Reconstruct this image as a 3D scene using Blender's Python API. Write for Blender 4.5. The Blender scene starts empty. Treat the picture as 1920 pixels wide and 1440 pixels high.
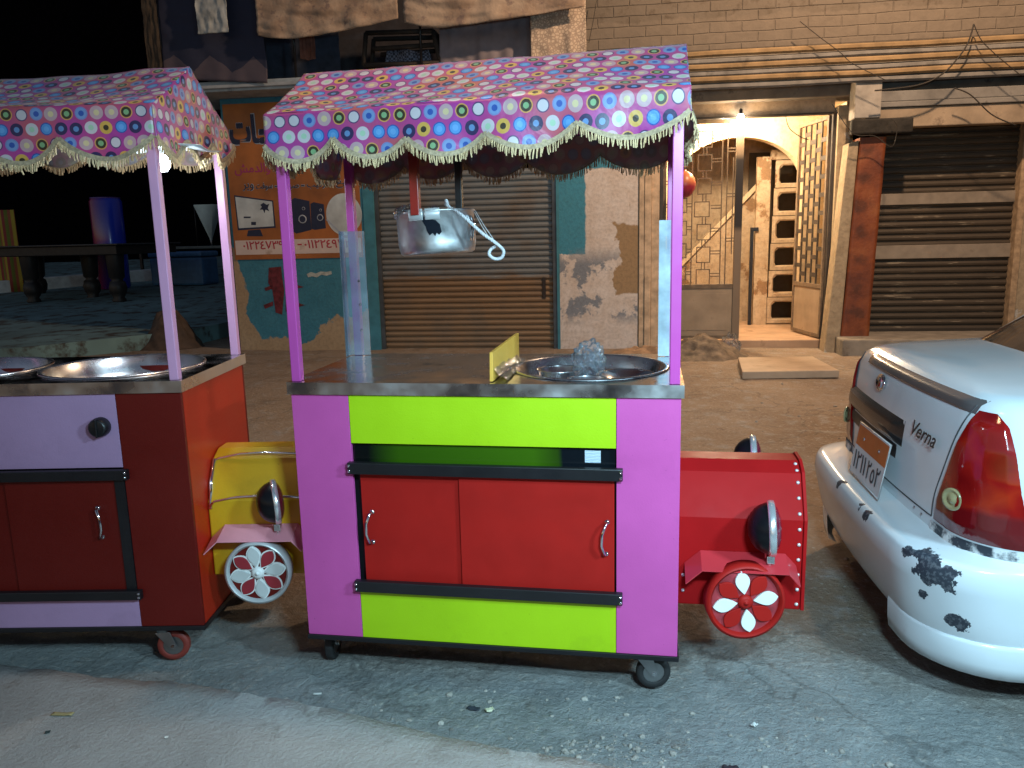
import bpy, bmesh, math, random
from mathutils import Vector, Matrix, noise
random.seed(7)
PI = math.pi
sc = bpy.context.scene
col = sc.collection

# ------------------------------------------------------------------ camera
F_PX = 1500.35
CAM = Vector((1.25694, -2.64081, 1.63825))
YAW, PITCH, ROLL = -0.1699, 0.1845, 0.0237
_f = Vector((math.sin(YAW)*math.cos(PITCH), math.cos(YAW)*math.cos(PITCH), -math.sin(PITCH)))
_r0 = Vector((math.cos(YAW), -math.sin(YAW), 0)); _d0 = _f.cross(_r0)
CR = math.cos(ROLL)*_r0 + math.sin(ROLL)*_d0
CD = -math.sin(ROLL)*_r0 + math.cos(ROLL)*_d0
CF = _f
cd = bpy.data.cameras.new('camera'); cam = bpy.data.objects.new('camera', cd); col.objects.link(cam)
cd.sensor_width = 36; cd.lens = 36*F_PX/1920; cd.clip_end = 400; cd.clip_start = 0.05
rm = Matrix((CR, -CD, -CF)).transposed()
cam.matrix_world = Matrix.Translation(CAM) @ rm.to_4x4()
sc.camera = cam

# survey helpers: where a sight line from the photograph meets a known plane of the place
def ray(u, v): return CR*((u-960)/F_PX) + CD*((v-720)/F_PX) + CF
def onz(u, v, z=0): d = ray(u, v); return CAM + d*((z-CAM.z)/d.z)
def ony(u, v, y): d = ray(u, v); return CAM + d*((y-CAM.y)/d.y)
def onx(u, v, x): d = ray(u, v); return CAM + d*((x-CAM.x)/d.x)
WROT = math.radians(2); WP0 = Vector((0, 8.82, 0))
WL = Vector((math.cos(WROT), math.sin(WROT), 0)); WN = Vector((-WL.y, WL.x, 0))
def W(u, v, t=0.0):                       # -> (s, z) on the shop wall, t metres behind its face
    d = ray(u, v); k = ((WP0+WN*t-CAM).dot(WN))/d.dot(WN); p = CAM+d*k
    return ((p-WP0).dot(WL), p.z)

# ------------------------------------------------------------------ mesh builder
class MB:
    def __init__(s): s.bm = bmesh.new(); s.uv = s.bm.loops.layers.uv.new('UVMap')
    def face(s, pts, mi=0):
        f = s.bm.faces.new([s.bm.verts.new(p) for p in pts]); f.material_index = mi; return f
    def box(s, x0, x1, y0, y1, z0, z1, mi=0, M=None):
        c = [Vector((x, y, z)) for z in (z0, z1) for y in (y0, y1) for x in (x0, x1)]
        if M: c = [M @ p for p in c]
        v = [s.bm.verts.new(p) for p in c]
        for q in ((0,2,3,1),(4,5,7,6),(0,1,5,4),(2,6,7,3),(0,4,6,2),(1,3,7,5)):
            f = s.bm.faces.new([v[i] for i in q]); f.material_index = mi
        return s
    def grid(s, fn, nu, nv, uvf=None, mi=0, cu=False):
        vs = [[s.bm.verts.new(fn(i/nu, j/nv)) for j in range(nv+1)] for i in range(nu if cu else nu+1)]
        for i in range(nu):
            for j in range(nv):
                i2 = (i+1) % nu if cu else i+1
                f = s.bm.faces.new((vs[i][j], vs[i2][j], vs[i2][j+1], vs[i][j+1])); f.material_index = mi; f.smooth = True
                if uvf:
                    for l, (a, b) in zip(f.loops, ((i,j),(i+1,j),(i+1,j+1),(i,j+1))): l[s.uv].uv = uvf(a/nu, b/nv)
        return s
    def tube(s, pts, r, n=8, cap=True, mi=0, closed=False):
        pts = [Vector(p) for p in pts]; rings = []; N = len(pts); up = None
        for i, p in enumerate(pts):
            if closed: d = (pts[(i+1) % N]-pts[i-1]).normalized()
            else: d = (pts[min(i+1, N-1)]-pts[max(i-1, 0)]).normalized()
            if up is None:
                a = Vector((0,0,1)) if abs(d.z) < .9 else Vector((1,0,0)); up = (a-d*a.dot(d)).normalized()
            else: up = (up-d*up.dot(d)).normalized()
            b = d.cross(up); rr = r[i] if isinstance(r, (list, tuple)) else r
            rings.append([s.bm.verts.new(p+(up*math.cos(2*PI*k/n)+b*math.sin(2*PI*k/n))*rr) for k in range(n)])
        for i in range(N if closed else N-1):
            a, b2 = rings[i], rings[(i+1) % N]
            for k in range(n):
                f = s.bm.faces.new((a[k], a[(k+1)%n], b2[(k+1)%n], b2[k])); f.smooth = True; f.material_index = mi
        if cap and not closed:
            f = s.bm.faces.new(list(reversed(rings[0]))); f.material_index = mi
            f = s.bm.faces.new(rings[-1]); f.material_index = mi
        return s
    def lathe(s, prof, n=32, M=None, mi=0, smooth=True, cap0=False, cap1=False):   # prof: (r, h), axis +Z
        M = M or Matrix(); rings = []
        for r, h in prof:
            rings.append([s.bm.verts.new(M @ Vector((r*math.cos(2*PI*k/n), r*math.sin(2*PI*k/n), h))) for k in range(n)])
        for a, b in zip(rings, rings[1:]):
            for k in range(n):
                f = s.bm.faces.new((a[k], a[(k+1)%n], b[(k+1)%n], b[k])); f.smooth = smooth; f.material_index = mi
        if cap0: f = s.bm.faces.new(list(reversed(rings[0]))); f.material_index = mi
        if cap1: f = s.bm.faces.new(rings[-1]); f.material_index = mi
        return s
    def prism(s, poly, d0, d1, M=None, mi=0):     # poly in local XY, extruded along Z d0..d1
        M = M or Matrix()
        a = [s.bm.verts.new(M @ Vector((x, y, d0))) for x, y in poly]
        b = [s.bm.verts.new(M @ Vector((x, y, d1))) for x, y in poly]
        n = len(poly)
        for f in (s.bm.faces.new(list(reversed(a))), s.bm.faces.new(b)): f.material_index = mi
        for k in range(n):
            f = s.bm.faces.new((a[k], a[(k+1)%n], b[(k+1)%n], b[k])); f.material_index = mi
        return s
    def build(s, name, mat, parent=None, bevel=0, solid=0, loc=None, normals=True, smooth_angle=None):
        if normals: bmesh.ops.recalc_face_normals(s.bm, faces=s.bm.faces)
        me = bpy.data.meshes.new(name); s.bm.to_mesh(me); s.bm.free()
        for m in (mat if isinstance(mat, (list, tuple)) else [mat]): me.materials.append(m)
        o = bpy.data.objects.new(name, me); col.objects.link(o)
        if loc: o.location = loc
        if parent: o.parent = parent
        if solid:
            md = o.modifiers.new('thick', 'SOLIDIFY'); md.thickness = solid; md.offset = 0
            if len(me.materials) > 1: md.material_offset = 1
        if bevel:
            md = o.modifiers.new('bevel', 'BEVEL'); md.width = bevel; md.segments = 2; md.limit_method = 'ANGLE'; md.angle_limit = math.radians(40)
        return o

def AX(origin, x, y, z):      # matrix with the given axes
    m = Matrix((Vector(x), Vector(y), Vector(z))).transposed().to_4x4(); m.translation = Vector(origin); return m
def FRONT(o): return AX(o, (1,0,0), (0,0,1), (0,-1,0))     # XY drawn on a face that looks along -Y

def tag(o, label=None, cat=None, group=None, kind=None):
    if label: o['label'] = label
    if cat: o['category'] = cat
    if group: o['group'] = group
    if kind: o['kind'] = kind
    return o
def thing(name, label, cat, loc=(0,0,0), rz=0, group=None):
    o = bpy.data.objects.new(name, None); o.empty_display_size = .1; col.objects.link(o)
    o.location = loc; o.rotation_euler = (0, 0, rz)
    return tag(o, label, cat, group)

_bold = ((0,0),(.02,0),(0,.02),(.02,.02))
def text(name, body, mat, parent, M, width=None, height=None, bold=0, shear=0, ext=.0012):
    """lettering as mesh: body fitted to width/height, lower-left corner at M's origin, in M's XY plane"""
    c = bpy.data.curves.new('t', 'FONT'); c.body = body; c.shear = shear; c.resolution_u = 3
    o = bpy.data.objects.new('t', c); col.objects.link(o)
    dg = bpy.context.evaluated_depsgraph_get(); dg.update()
    me = bpy.data.meshes.new_from_object(o.evaluated_get(dg)); bpy.data.objects.remove(o)
    xs = [v.co.x for v in me.vertices]; ys = [v.co.y for v in me.vertices]
    x0, x1, y0, y1 = min(xs), max(xs), min(ys), max(ys)
    sx = width/(x1-x0) if width else None; sy = height/(y1-y0) if height else None
    sx = sx or sy; sy = sy or sx
    bm = bmesh.new()
    for k, (dx, dy) in enumerate(_bold if bold else _bold[:1]):
        b2 = bmesh.new(); b2.from_mesh(me)
        for v in b2.verts: v.co = M @ Vector(((v.co.x-x0)*sx+dx*bold*height*2 if height else (v.co.x-x0)*sx+dx*bold*sx, (v.co.y-y0)*sy+dy*bold*(height or sy)*2, ext+k*.0004))
        t = bpy.data.meshes.new('t'); b2.to_mesh(t); b2.free(); bm.from_mesh(t); bpy.data.meshes.remove(t)
    m2 = bpy.data.meshes.new(name); bm.to_mesh(m2); bm.free(); bpy.data.meshes.remove(me)
    m2.materials.append(mat); o = bpy.data.objects.new(name, m2); col.objects.link(o)
    if parent: o.parent = parent
    return o

# ------------------------------------------------------------------ materials
class NT:
    def __init__(s, name):
        s.m = bpy.data.materials.new(name); s.m.use_nodes = True; s.t = s.m.node_tree; s.b = s.t.nodes['Principled BSDF']
    def n(s, typ, **kw):
        nd = s.t.nodes.new(typ)
        for k, v in kw.items():
            if k in nd.inputs: nd.inputs[k].default_value = v
            else: setattr(nd, k, v)
        return nd
    def L(s, a, b): s.t.links.new(a, b)
    def math(s, op, a, b=None, c=None):
        nd = s.t.nodes.new('ShaderNodeMath'); nd.operation = op
        for i, x in enumerate((a, b, c)):
            if x is None: continue
            if isinstance(x, (int, float)): nd.inputs[i].default_value = x
            else: s.L(x, nd.inputs[i])
        return nd.outputs[0]
    def mix(s, fac, a, b, typ='MIX'):
        nd = s.t.nodes.new('ShaderNodeMix'); nd.data_type = 'RGBA'; nd.blend_type = typ
        for x, i in ((fac, 0), (a, 6), (b, 7)):
            if isinstance(x, (int, float)): nd.inputs[i].default_value = x
            elif isinstance(x, (tuple, list)): nd.inputs[i].default_value = (*x[:3], 1)
            else: s.L(x, nd.inputs[i])
        return nd.outputs[2]
    def coord(s, which='Object'):
        return s.n('ShaderNodeTexCoord').outputs[which]
    def noise(s, scale=5, detail=4, rough=.55, vec=None, dist=0):
        nd = s.n('ShaderNodeTexNoise'); nd.inputs['Scale'].default_value = scale; nd.inputs['Detail'].default_value = detail
        nd.inputs['Roughness'].default_value = rough; nd.inputs['Distortion'].default_value = dist
        s.L(vec if vec is not None else s.coord(), nd.inputs['Vector']); return nd.outputs[0]
    def ramp(s, fac, stops, interp='LINEAR'):
        nd = s.t.nodes.new('ShaderNodeValToRGB'); cr = nd.color_ramp; cr.interpolation = interp
        while len(cr.elements) > 1: cr.elements.remove(cr.elements[-1])
        for i, (p, c) in enumerate(stops):
            e = cr.elements[0] if i == 0 else cr.elements.new(p)
            e.position = p; c = (c, c, c) if isinstance(c, (int, float)) else c; e.color = (*c[:3], 1)
        s.L(fac, nd.inputs[0]); return nd.outputs[0]
    def base(s, c):
        if isinstance(c, (tuple, list)): s.b.inputs['Base Color'].default_value = (*c[:3], 1)
        else: s.L(c, s.b.inputs['Base Color'])
    def rough(s, r):
        if isinstance(r, (int, float)): s.b.inputs['Roughness'].default_value = r
        else: s.L(r, s.b.inputs['Roughness'])
    def bump(s, h, strength=.3, dist=.01):
        nd = s.t.nodes.new('ShaderNodeBump'); nd.inputs['Strength'].default_value = strength; nd.inputs['Distance'].default_value = dist
        s.L(h, nd.inputs['Height']); s.L(nd.outputs[0], s.b.inputs['Normal'])

def M(name, c, rough=.5, metal=0, var=.12, scale=6, bump=0, bscale=60, rvar=.12, dirt=None, dscale=3, dthr=.6, alpha=None, trans=0, coat=0, spec=None):
    t = NT(name); nz = t.noise(scale, 5)
    lo = tuple(x*(1-var) for x in c); hi = tuple(min(1, x*(1+var)) for x in c)
    cc = t.ramp(nz, ((.3, lo), (.7, hi)))
    if dirt is not None:
        dn = t.noise(dscale, 8, .65)
        cc = t.mix(t.ramp(dn, ((dthr, 0.0), (dthr+.12, 1.0))), cc, dirt)
    t.base(cc)
    t.rough(t.ramp(t.noise(scale*2.3, 4), ((.3, max(.02, rough-rvar*rough)), (.7, min(1, rough+rvar*rough)))))
    t.b.inputs['Metallic'].default_value = metal
    if trans: t.b.inputs['Transmission Weight'].default_value = trans; t.b.inputs['IOR'].default_value = 1.2
    if coat: t.b.inputs['Coat Weight'].default_value = coat; t.b.inputs['Coat Roughness'].default_value = .12
    if spec is not None: t.b.inputs['Specular IOR Level'].default_value = spec
    if alpha is not None: t.b.inputs['Alpha'].default_value = alpha
    if bump: t.bump(t.noise(bscale, 6, .6), bump, .01)
    return t.m
def EM(name, c, strength):
    t = NT(name); t.base((0,0,0)); t.b.inputs['Emission Color'].default_value = (*c, 1); t.b.inputs['Emission Strength'].default_value = strength; return t.m
# ------------------------------------------------------------------ materials of the place
def panel(name, c, rough, spec=.4):
    # brushed-on sheet paint: faint wipe marks, hairline scratches, a little grime
    t = NT(name); co = t.coord(); n = t.noise(2.5, 6, .6, co)
    st = t.n('ShaderNodeMapping'); st.inputs['Scale'].default_value = (3, 3, 60); st.inputs['Rotation'].default_value = (0, .5, 0); t.L(co, st.inputs[0]); s1 = t.noise(4, 6, .7, st.outputs[0])
    sp = t.noise(55, 3, .6, co)
    cc = t.ramp(n, ((.3, tuple(x*.90 for x in c)),(.7, tuple(min(1, x*1.07) for x in c))))
    cc = t.mix(t.ramp(s1, ((.70,0.0),(.74,.25))), cc, tuple(min(1, x*.92+.025) for x in c))
    cc = t.mix(t.ramp(t.noise(3.1, 8, .7, co), ((.58,0.0),(.80,.35))), cc, tuple(x*.45+.01 for x in c))
    cc = t.mix(t.ramp(sp, ((.70,0.0),(.74,.45))), cc, tuple(x*.5 for x in c))
    t.base(cc); t.rough(t.ramp(t.math('ADD', t.math('MULTIPLY', n, .6), t.math('MULTIPLY', s1, .4)), ((.3, rough*.75),(.7, min(1, rough*1.3)))))
    t.b.inputs['Specular IOR Level'].default_value = spec; t.bump(t.math('ADD', t.noise(160, 3, .6, co), t.math('MULTIPLY', t.noise(3, 3, .5, co), 3.0)), .10, .006); return t.m
purple = panel('purple_paint', (.53,.083,.32), .42)
lime = panel('lime_paint', (.36,.58,.006), .42)
red = panel('red_paint', (.36,.010,.008), .62, .05)
red = M('red_paint', (.36,.012,.009), .5, var=.10, bump=.03, bscale=180, coat=.0, spec=.16)
darkred = panel('dark_red_paint', (.12,.006,.004), .45, .3)
lit_red = panel('lit_red_paint', (.40,.016,.004), .36, .5)  # same red as the front panels, brightened for sodium light on the flank
engine_red = M('engine_red_paint', (.33,.009,.010), .38, var=.08, scale=5, spec=.035)
lilac = panel('lilac_paint', (.40,.24,.40), .45)
pink_post = M('pink_post_paint', (.60,.30,.48), .4, var=.05)
purple_post = M('purple_post_paint', (.49,.07,.34), .32, var=.05, coat=.3)
yellow = panel('yellow_paint', (.60,.34,.012), .35, .5)
pink = M('pink_paint', (.75,.30,.36), .4, var=.05)
black = M('black_paint', (.008,.008,.010), .4, var=.2, bump=.05, bscale=120)
counter_steel = M('counter_steel', (.64,.65,.66), .20, 1.0, var=.06, rvar=.7, scale=3, dirt=(.30,.29,.28), dscale=4, dthr=.64)
gloss_black = M('dark_glass', (.004,.005,.006), .06, var=.1)
steel = M('stainless_steel', (.70,.71,.72), .27, 1.0, var=.05, rvar=.35, scale=4)
skirt_steel = M('counter_edge_steel', (.66,.67,.68), .34, 1.0, var=.10, rvar=.5, scale=2.5)
chrome = M('chrome', (.80,.80,.82), .07, 1.0, var=.03)
zinc = M('zinc_bracket', (.40,.41,.42), .38, 1.0, var=.15)
kettle_steel = M('kettle_steel', (.70,.71,.72), .40, 1.0, var=.08, rvar=.3, scale=7)
rubber = M('rubber', (.015,.015,.016), .7, var=.2)
redrubber = M('red_wheel_rubber', (.22,.03,.02), .6, var=.2)
white_paint = M('white_paint', (.74,.74,.72), .45, var=.04)
silver = M('silver_paint', (.55,.56,.56), .4, .3, var=.06)
cream = M('fringe_thread', (.58,.42,.23), .8, var=.2, scale=60)
braid = M('fringe_braid', (.40,.30,.19), .85, var=.35, scale=120)
board_yellow = M('yellow_board', (.74,.40,.06), .5, var=.1)
def clear(name, c, tr, rough=.08, alpha_bump=0):
    t = NT(name)
    gl = t.n('ShaderNodeBsdfGlossy'); gl.inputs['Roughness'].default_value = rough; gl.inputs['Color'].default_value = (.9,.95,1,1)
    tb = t.n('ShaderNodeBsdfTransparent'); tb.inputs['Color'].default_value = (*c, 1)
    df = t.n('ShaderNodeBsdfDiffuse'); df.inputs['Color'].default_value = (.55,.68,.76,1)
    m1 = t.n('ShaderNodeMixShader'); m2 = t.n('ShaderNodeMixShader'); fr = t.n('ShaderNodeFresnel'); fr.inputs['IOR'].default_value = 1.5
    nz = t.noise(9, 4)
    t.L(t.ramp(nz, ((.35, tr*.6), (.7, min(1, tr*1.4)))), m1.inputs[0]); t.L(tb.outputs[0], m1.inputs[1]); t.L(df.outputs[0], m1.inputs[2])
    t.L(fr.outputs[0], m2.inputs[0]); t.L(m1.outputs[0], m2.inputs[1]); t.L(gl.outputs[0], m2.inputs[2])
    t.L(m2.outputs[0], t.t.nodes['Material Output'].inputs[0])
    if alpha_bump:
        b = t.n('ShaderNodeBump'); b.inputs['Strength'].default_value = alpha_bump; b.inputs['Distance'].default_value = .01
        t.L(t.noise(45, 3), b.inputs['Height']); t.L(b.outputs[0], gl.inputs['Normal'])
    return t.m
acrylic = clear('clear_acrylic', (.93,.97,1), .20)
film = clear('filmed_acrylic', (.8,.9,1), .75)
plastic = clear('clear_plastic_bag', (.97,.97,.98), .06, .08, .9)

def dots(name, lining=False):
    """round-dot satin: rows of ringed circles on pink-purple cloth, in the cloth's own UV metres"""
    t = NT(name); uv = t.n('ShaderNodeUVMap'); sx = t.n('ShaderNodeSeparateXYZ'); t.L(uv.outputs[0], sx.inputs[0])
    P = .052
    v = t.math('DIVIDE', sx.outputs[1], P*.96); row = t.math('FLOOR', v)
    u0 = t.math('DIVIDE', sx.outputs[0], P)
    u = t.math('ADD', u0, t.math('MULTIPLY', row, .55)); cell = t.math('FLOOR', u)
    cv = t.n('ShaderNodeCombineXYZ'); t.L(cell, cv.inputs[0]); t.L(row, cv.inputs[1]); wn = t.n('ShaderNodeTexWhiteNoise', noise_dimensions='2D'); t.L(cv.outputs[0], wn.inputs['Vector'])
    sc3 = t.n('ShaderNodeSeparateColor'); t.L(wn.outputs['Color'], sc3.inputs[0])
    lx = t.math('SUBTRACT', t.math('FRACT', u), t.math('ADD', .46, t.math('MULTIPLY', sc3.outputs[0], .08))); ly = t.math('SUBTRACT', t.math('FRACT', v), t.math('ADD', .46, t.math('MULTIPLY', sc3.outputs[1], .08)))
    d = t.math('SQRT', t.math('ADD', t.math('MULTIPLY', lx, lx), t.math('MULTIPLY', ly, ly)))
    # the print repeats every four dots along a row, with the order changing from row to row
    half = t.math('FLOOR', t.math('DIVIDE', row, 2.0)); odd = t.math('SUBTRACT', row, t.math('MULTIPLY', half, 2.0))
    kr = t.math('FRACT', t.math('ADD', t.math('ADD', t.math('DIVIDE', cell, 4.0), .0625+40), t.math('ADD', t.math('MULTIPLY', odd, .125), t.math('MULTIPLY', half, .25))))
    kr = t.math('FRACT', t.math('ADD', kr, t.math('MULTIPLY', t.math('GREATER_THAN', sc3.outputs[2], .80), .25)))
    C = 'CONSTANT'
    Wt, Cr, Yl, Or, Bl, Lb, Nv, Gn, Br = (.66,.60,.64),(.58,.38,.42),(.72,.43,.09),(.72,.36,.10),(.03,.10,.42),(.20,.33,.62),(.035,.025,.10),(.25,.45,.22),(.05,.035,.02)
    mid = t.ramp(kr, ((0,Wt),(.125,Wt),(.25,Yl),(.375,Lb),(.5,(.10,.33,.72)),(.625,Cr),(.75,Nv),(.875,Br)), C)
    cen = t.ramp(kr, ((0,(.45,.66,.48)),(.125,Wt),(.25,Br),(.375,Bl),(.5,(.16,.42,.80)),(.625,(.74,.60,.34)),(.75,(.14,.28,.55)),(.875,Gn)), C)
    ring = t.ramp(kr, ((0,Wt),(.125,(.10,.05,.16)),(.25,Yl),(.375,(.22,.26,.55)),(.5,Bl),(.625,Cr),(.75,Nv),(.875,Or)), C)
    rsize = t.ramp(kr, ((0,.42),(.125,.40),(.25,.43),(.375,.43),(.5,.42),(.625,.45),(.75,.43),(.875,.42)), C)
    nz = t.noise(3.5, 2, vec=uv.outputs[0])
    bg = t.ramp(nz, ((.35,(.42,.045,.36)),(.5,(.50,.065,.26)),(.64,(.60,.14,.11))))
    r1 = t.math('LESS_THAN', d, rsize); r2 = t.math('LESS_THAN', d, t.math('MULTIPLY', rsize, .82)); r3 = t.math('LESS_THAN', d, t.math('MULTIPLY', rsize, .43))
    c = t.mix(r1, bg, ring); c = t.mix(r2, c, mid); c = t.mix(r3, c, cen)
    if lining: c = t.mix(.80, c, (.52,.42,.35))
    t.base(c); t.rough(.38 if not lining else .8)
    t.b.inputs['Sheen Weight'].default_value = .15
    t.b.inputs['Specular IOR Level'].default_value = .6 if not lining else .2
    wv = t.math('ADD', t.math('MULTIPLY', t.noise(700, 2, vec=uv.outputs[0]), .05), t.noise(7, 3, .5, uv.outputs[0], 1.2)); t.bump(wv, .35, .02)
    tr = t.n('ShaderNodeBsdfTranslucent'); ms = t.n('ShaderNodeMixShader'); ms.inputs[0].default_value = .30 if not lining else .42
    t.L(c, tr.inputs['Color']); t.L(t.b.outputs[0], ms.inputs[1]); t.L(tr.outputs[0], ms.inputs[2]); t.L(ms.outputs[0], t.t.nodes['Material Output'].inputs[0])
    return t.m
dot_cloth = dots('dot_print_satin'); dot_lining = dots('dot_print_lining', True)
# ------------------------------------------------------------------ food carts
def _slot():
    t = NT('slot_glass_lime_reflection'); x, y, z = t.n('ShaderNodeSeparateXYZ').outputs; t.L(t.coord(), t.t.nodes['Separate XYZ'].inputs[0])
    c = t.ramp(t.math('ADD', x, t.math('MULTIPLY', t.noise(3, 2), .05)), ((.30,(.004,.005,.005)),(.42,(.030,.085,.003)),(.90,(.040,.11,.004)),(.985,(.02,.05,.004)),(1.0,(.005,.007,.010))))  # lime reflection painted into the dark glass as a green gradient
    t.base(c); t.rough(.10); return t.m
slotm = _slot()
def scallop(x, cusps, dip):
    for (x0, z0), (x1, z1) in zip(cusps, cusps[1:]):
        if x <= x1 or (x1, z1) == cusps[-1]:
            k = min(1, max(0, (x-x0)/(x1-x0))); return z0+(z1-z0)*k - dip*(math.sin(PI*k)**.8 if 0 < k < 1 else 0)
def add_fringe(mb, pts, outn, step=.0052, length=.03):
    """braid band and loose loops hung along a polyline"""
    P = [Vector(p) for p in pts]
    nrm = Vector(outn).normalized()
    for a, b in zip(P, P[1:]):
        n = max(1, int((b-a).length/step)); dr = (b-a).normalized(); 
        d = Vector((0,0,-1)); 
        up = dr.cross(nrm); 
        if up.z < 0: up = -up
        for o_, w in ((.004, .0022), ):
            q = [a+up*.008+nrm*.003, b+up*.008+nrm*.003, b-up*.008+nrm*.003, a-up*.008+nrm*.003]
            vv = [mb.bm.verts.new(p) for p in q]+[mb.bm.verts.new(p-nrm*.006) for p in q]
            for f in ((0,1,2,3),(7,6,5,4),(0,4,5,1),(2,6,7,3)): mb.bm.faces.new([vv[i] for i in f]).material_index = 1
        for k in range(n):
            p = a.lerp(b, (k+random.random())/n)-up*.004; ln = length*random.uniform(.72, 1.15)
            e = p+d*ln+dr*random.uniform(-.006, .006)+nrm*random.uniform(-.006, .010); w = .0021
            m_ = p.lerp(e, .55)+nrm*random.uniform(0, .006)
            q = [p-dr*w, p+dr*w, m_+dr*w*1.15, e+dr*w*.8, e-dr*w*.8, m_-dr*w*1.15]
            f1 = [mb.bm.verts.new(x+nrm*.0015) for x in q]; f2 = [mb.bm.verts.new(x-nrm*.0015) for x in q]
            mb.bm.faces.new(f1); mb.bm.faces.new(list(reversed(f2)))
            for i in range(6): mb.bm.faces.new((f1[i], f1[(i+1)%6], f2[(i+1)%6], f2[i]))

def make_canopy(root, c):
    x0, x1, yf, yb, ze, zr = -.012, c['W']+.012, -.022, c['D']+.022, c['ze'], c['zr']
    ym = (yf+yb)/2; sd = c.get('seed', 0)
    def wav(x, s): return noise.noise(Vector((x*3.1, s, sd)))
    def eave(x): return ze+c.get('tilt', 0)*(x/c['W'])
    def fold(x, k, s): return (.011*math.sin(x*2*PI/.262+s)+.010*wav(x*2, s))*k*k
    NX = 150
    zf = lambda x: scallop(x, c['cusps'], c['dip']); zb = lambda x: scallop(x, c['bcusps'], c['dip']+.005)
    def roofz(x, k):    # k 0 eave .. 1 ridge
        return eave(x)+(zr-ze)*k - .020*math.sin(PI*k)*(.6+.5*math.sin(x*5+sd)) + .006*wav(x*2, k*3) + c.get('ridge_sag', 0)*math.sin(PI*x/c['W'])*k
    mb = MB()
    sl = math.hypot(ym-yf, zr-ze); VH = .2
    # front valance (row 0 is the hem)
    mb.grid(lambda a, b: (lambda x: Vector((x, yf-fold(x, 1-b, 1.0)-.004, zf(x)+(eave(x)-zf(x))*b)))(x0+(x1-x0)*a), NX, 10,
            lambda a, b: (x0+(x1-x0)*a, VH*1.0-(1-b)*(ze-zf(x0+(x1-x0)*a))))
    mb.grid(lambda a, b: (lambda x: Vector((x, yf-.004+(ym-yf+.004)*b, roofz(x, b))))(x0+(x1-x0)*a), NX, 12,
            lambda a, b: (x0+(x1-x0)*a, VH+sl*b))
    mb.grid(lambda a, b: (lambda x: Vector((x, ym+(yb-ym)*b, roofz(x, 1-b))))(x0+(x1-x0)*a), NX, 12,
            lambda a, b: (x0+(x1-x0)*a, VH+sl+sl*b))
    mb.grid(lambda a, b: (lambda x: Vector((x, yb+fold(x, b, 2.0), eave(x)+(zb(x)-eave(x))*b)))(x0+(x1-x0)*a), NX, 10,
            lambda a, b: (x0+(x1-x0)*a, VH+2*sl+b*(ze-zb(x0+(x1-x0)*a))))
    # ends
    ends = {}
    for xe, sg in ((x0, -1), (x1, 1)):
        zc0 = scallop(xe, c['cusps'], 0); zc1 = scallop(xe, c['bcusps'], 0); nsc = c.get('endsc', 2)
        ec = [(yf+(yb-yf)*i/nsc, zc0+(zc1-zc0)*i/nsc) for i in range(nsc+1)]
        top = lambda y: roofz(xe, 1-abs(y-ym)/(yb-ym))
        bot = lambda y, ec=ec: scallop(y, ec, c['dip']*.9)
        mb.grid(lambda a, b: (lambda y: Vector((xe+sg*((.010*math.sin(y*2*PI/.21)+.008)*(1-b)**2+.001), y, bot(y)+(top(y)-bot(y))*b)))(yf+(yb-yf)*a), 60, 14,
                lambda a, b: (yf+(yb-yf)*a+x1*sg+3, VH+bot(yf+(yb-yf)*a)-ze+(top(yf+(yb-yf)*a)-bot(yf+(yb-yf)*a))*b))
        ends[sg] = (xe, bot)
    bmesh.ops.remove_doubles(mb.bm, verts=mb.bm.verts, dist=.0015)
    can = mb.build('canopy', [dot_cloth, dot_lining], root, solid=.003)
    n = 110
    for nm, pts, nr in (
        ('fringe', [(x0+(x1-x0)*i/n, yf-fold(x0+(x1-x0)*i/n, 1, 1.0)-.008, zf(x0+(x1-x0)*i/n)+.004) for i in range(n+1)], (0,-1,0)),
        ('fringe', [(x0+(x1-x0)*i/n, yb+fold(x0+(x1-x0)*i/n, 1, 2.0)+.004, zb(x0+(x1-x0)*i/n)+.004) for i in range(n+1)], (0,1,0)),
        ('fringe', [(ends[1][0]+.010*math.sin(y*2*PI/.21)+.013, y, ends[1][1](y)+.004) for y in [yf+(yb-yf)*i/50 for i in range(51)]], (1,0,0)),
        ('fringe', [(ends[-1][0]-.010*math.sin(y*2*PI/.21)-.013, y, ends[-1][1](y)+.004) for y in [yf+(yb-yf)*i/50 for i in range(51)]], (-1,0,0))):
        f = MB(); add_fringe(f, pts, nr); f.build(nm, [cream, braid], can)
    return can

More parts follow.
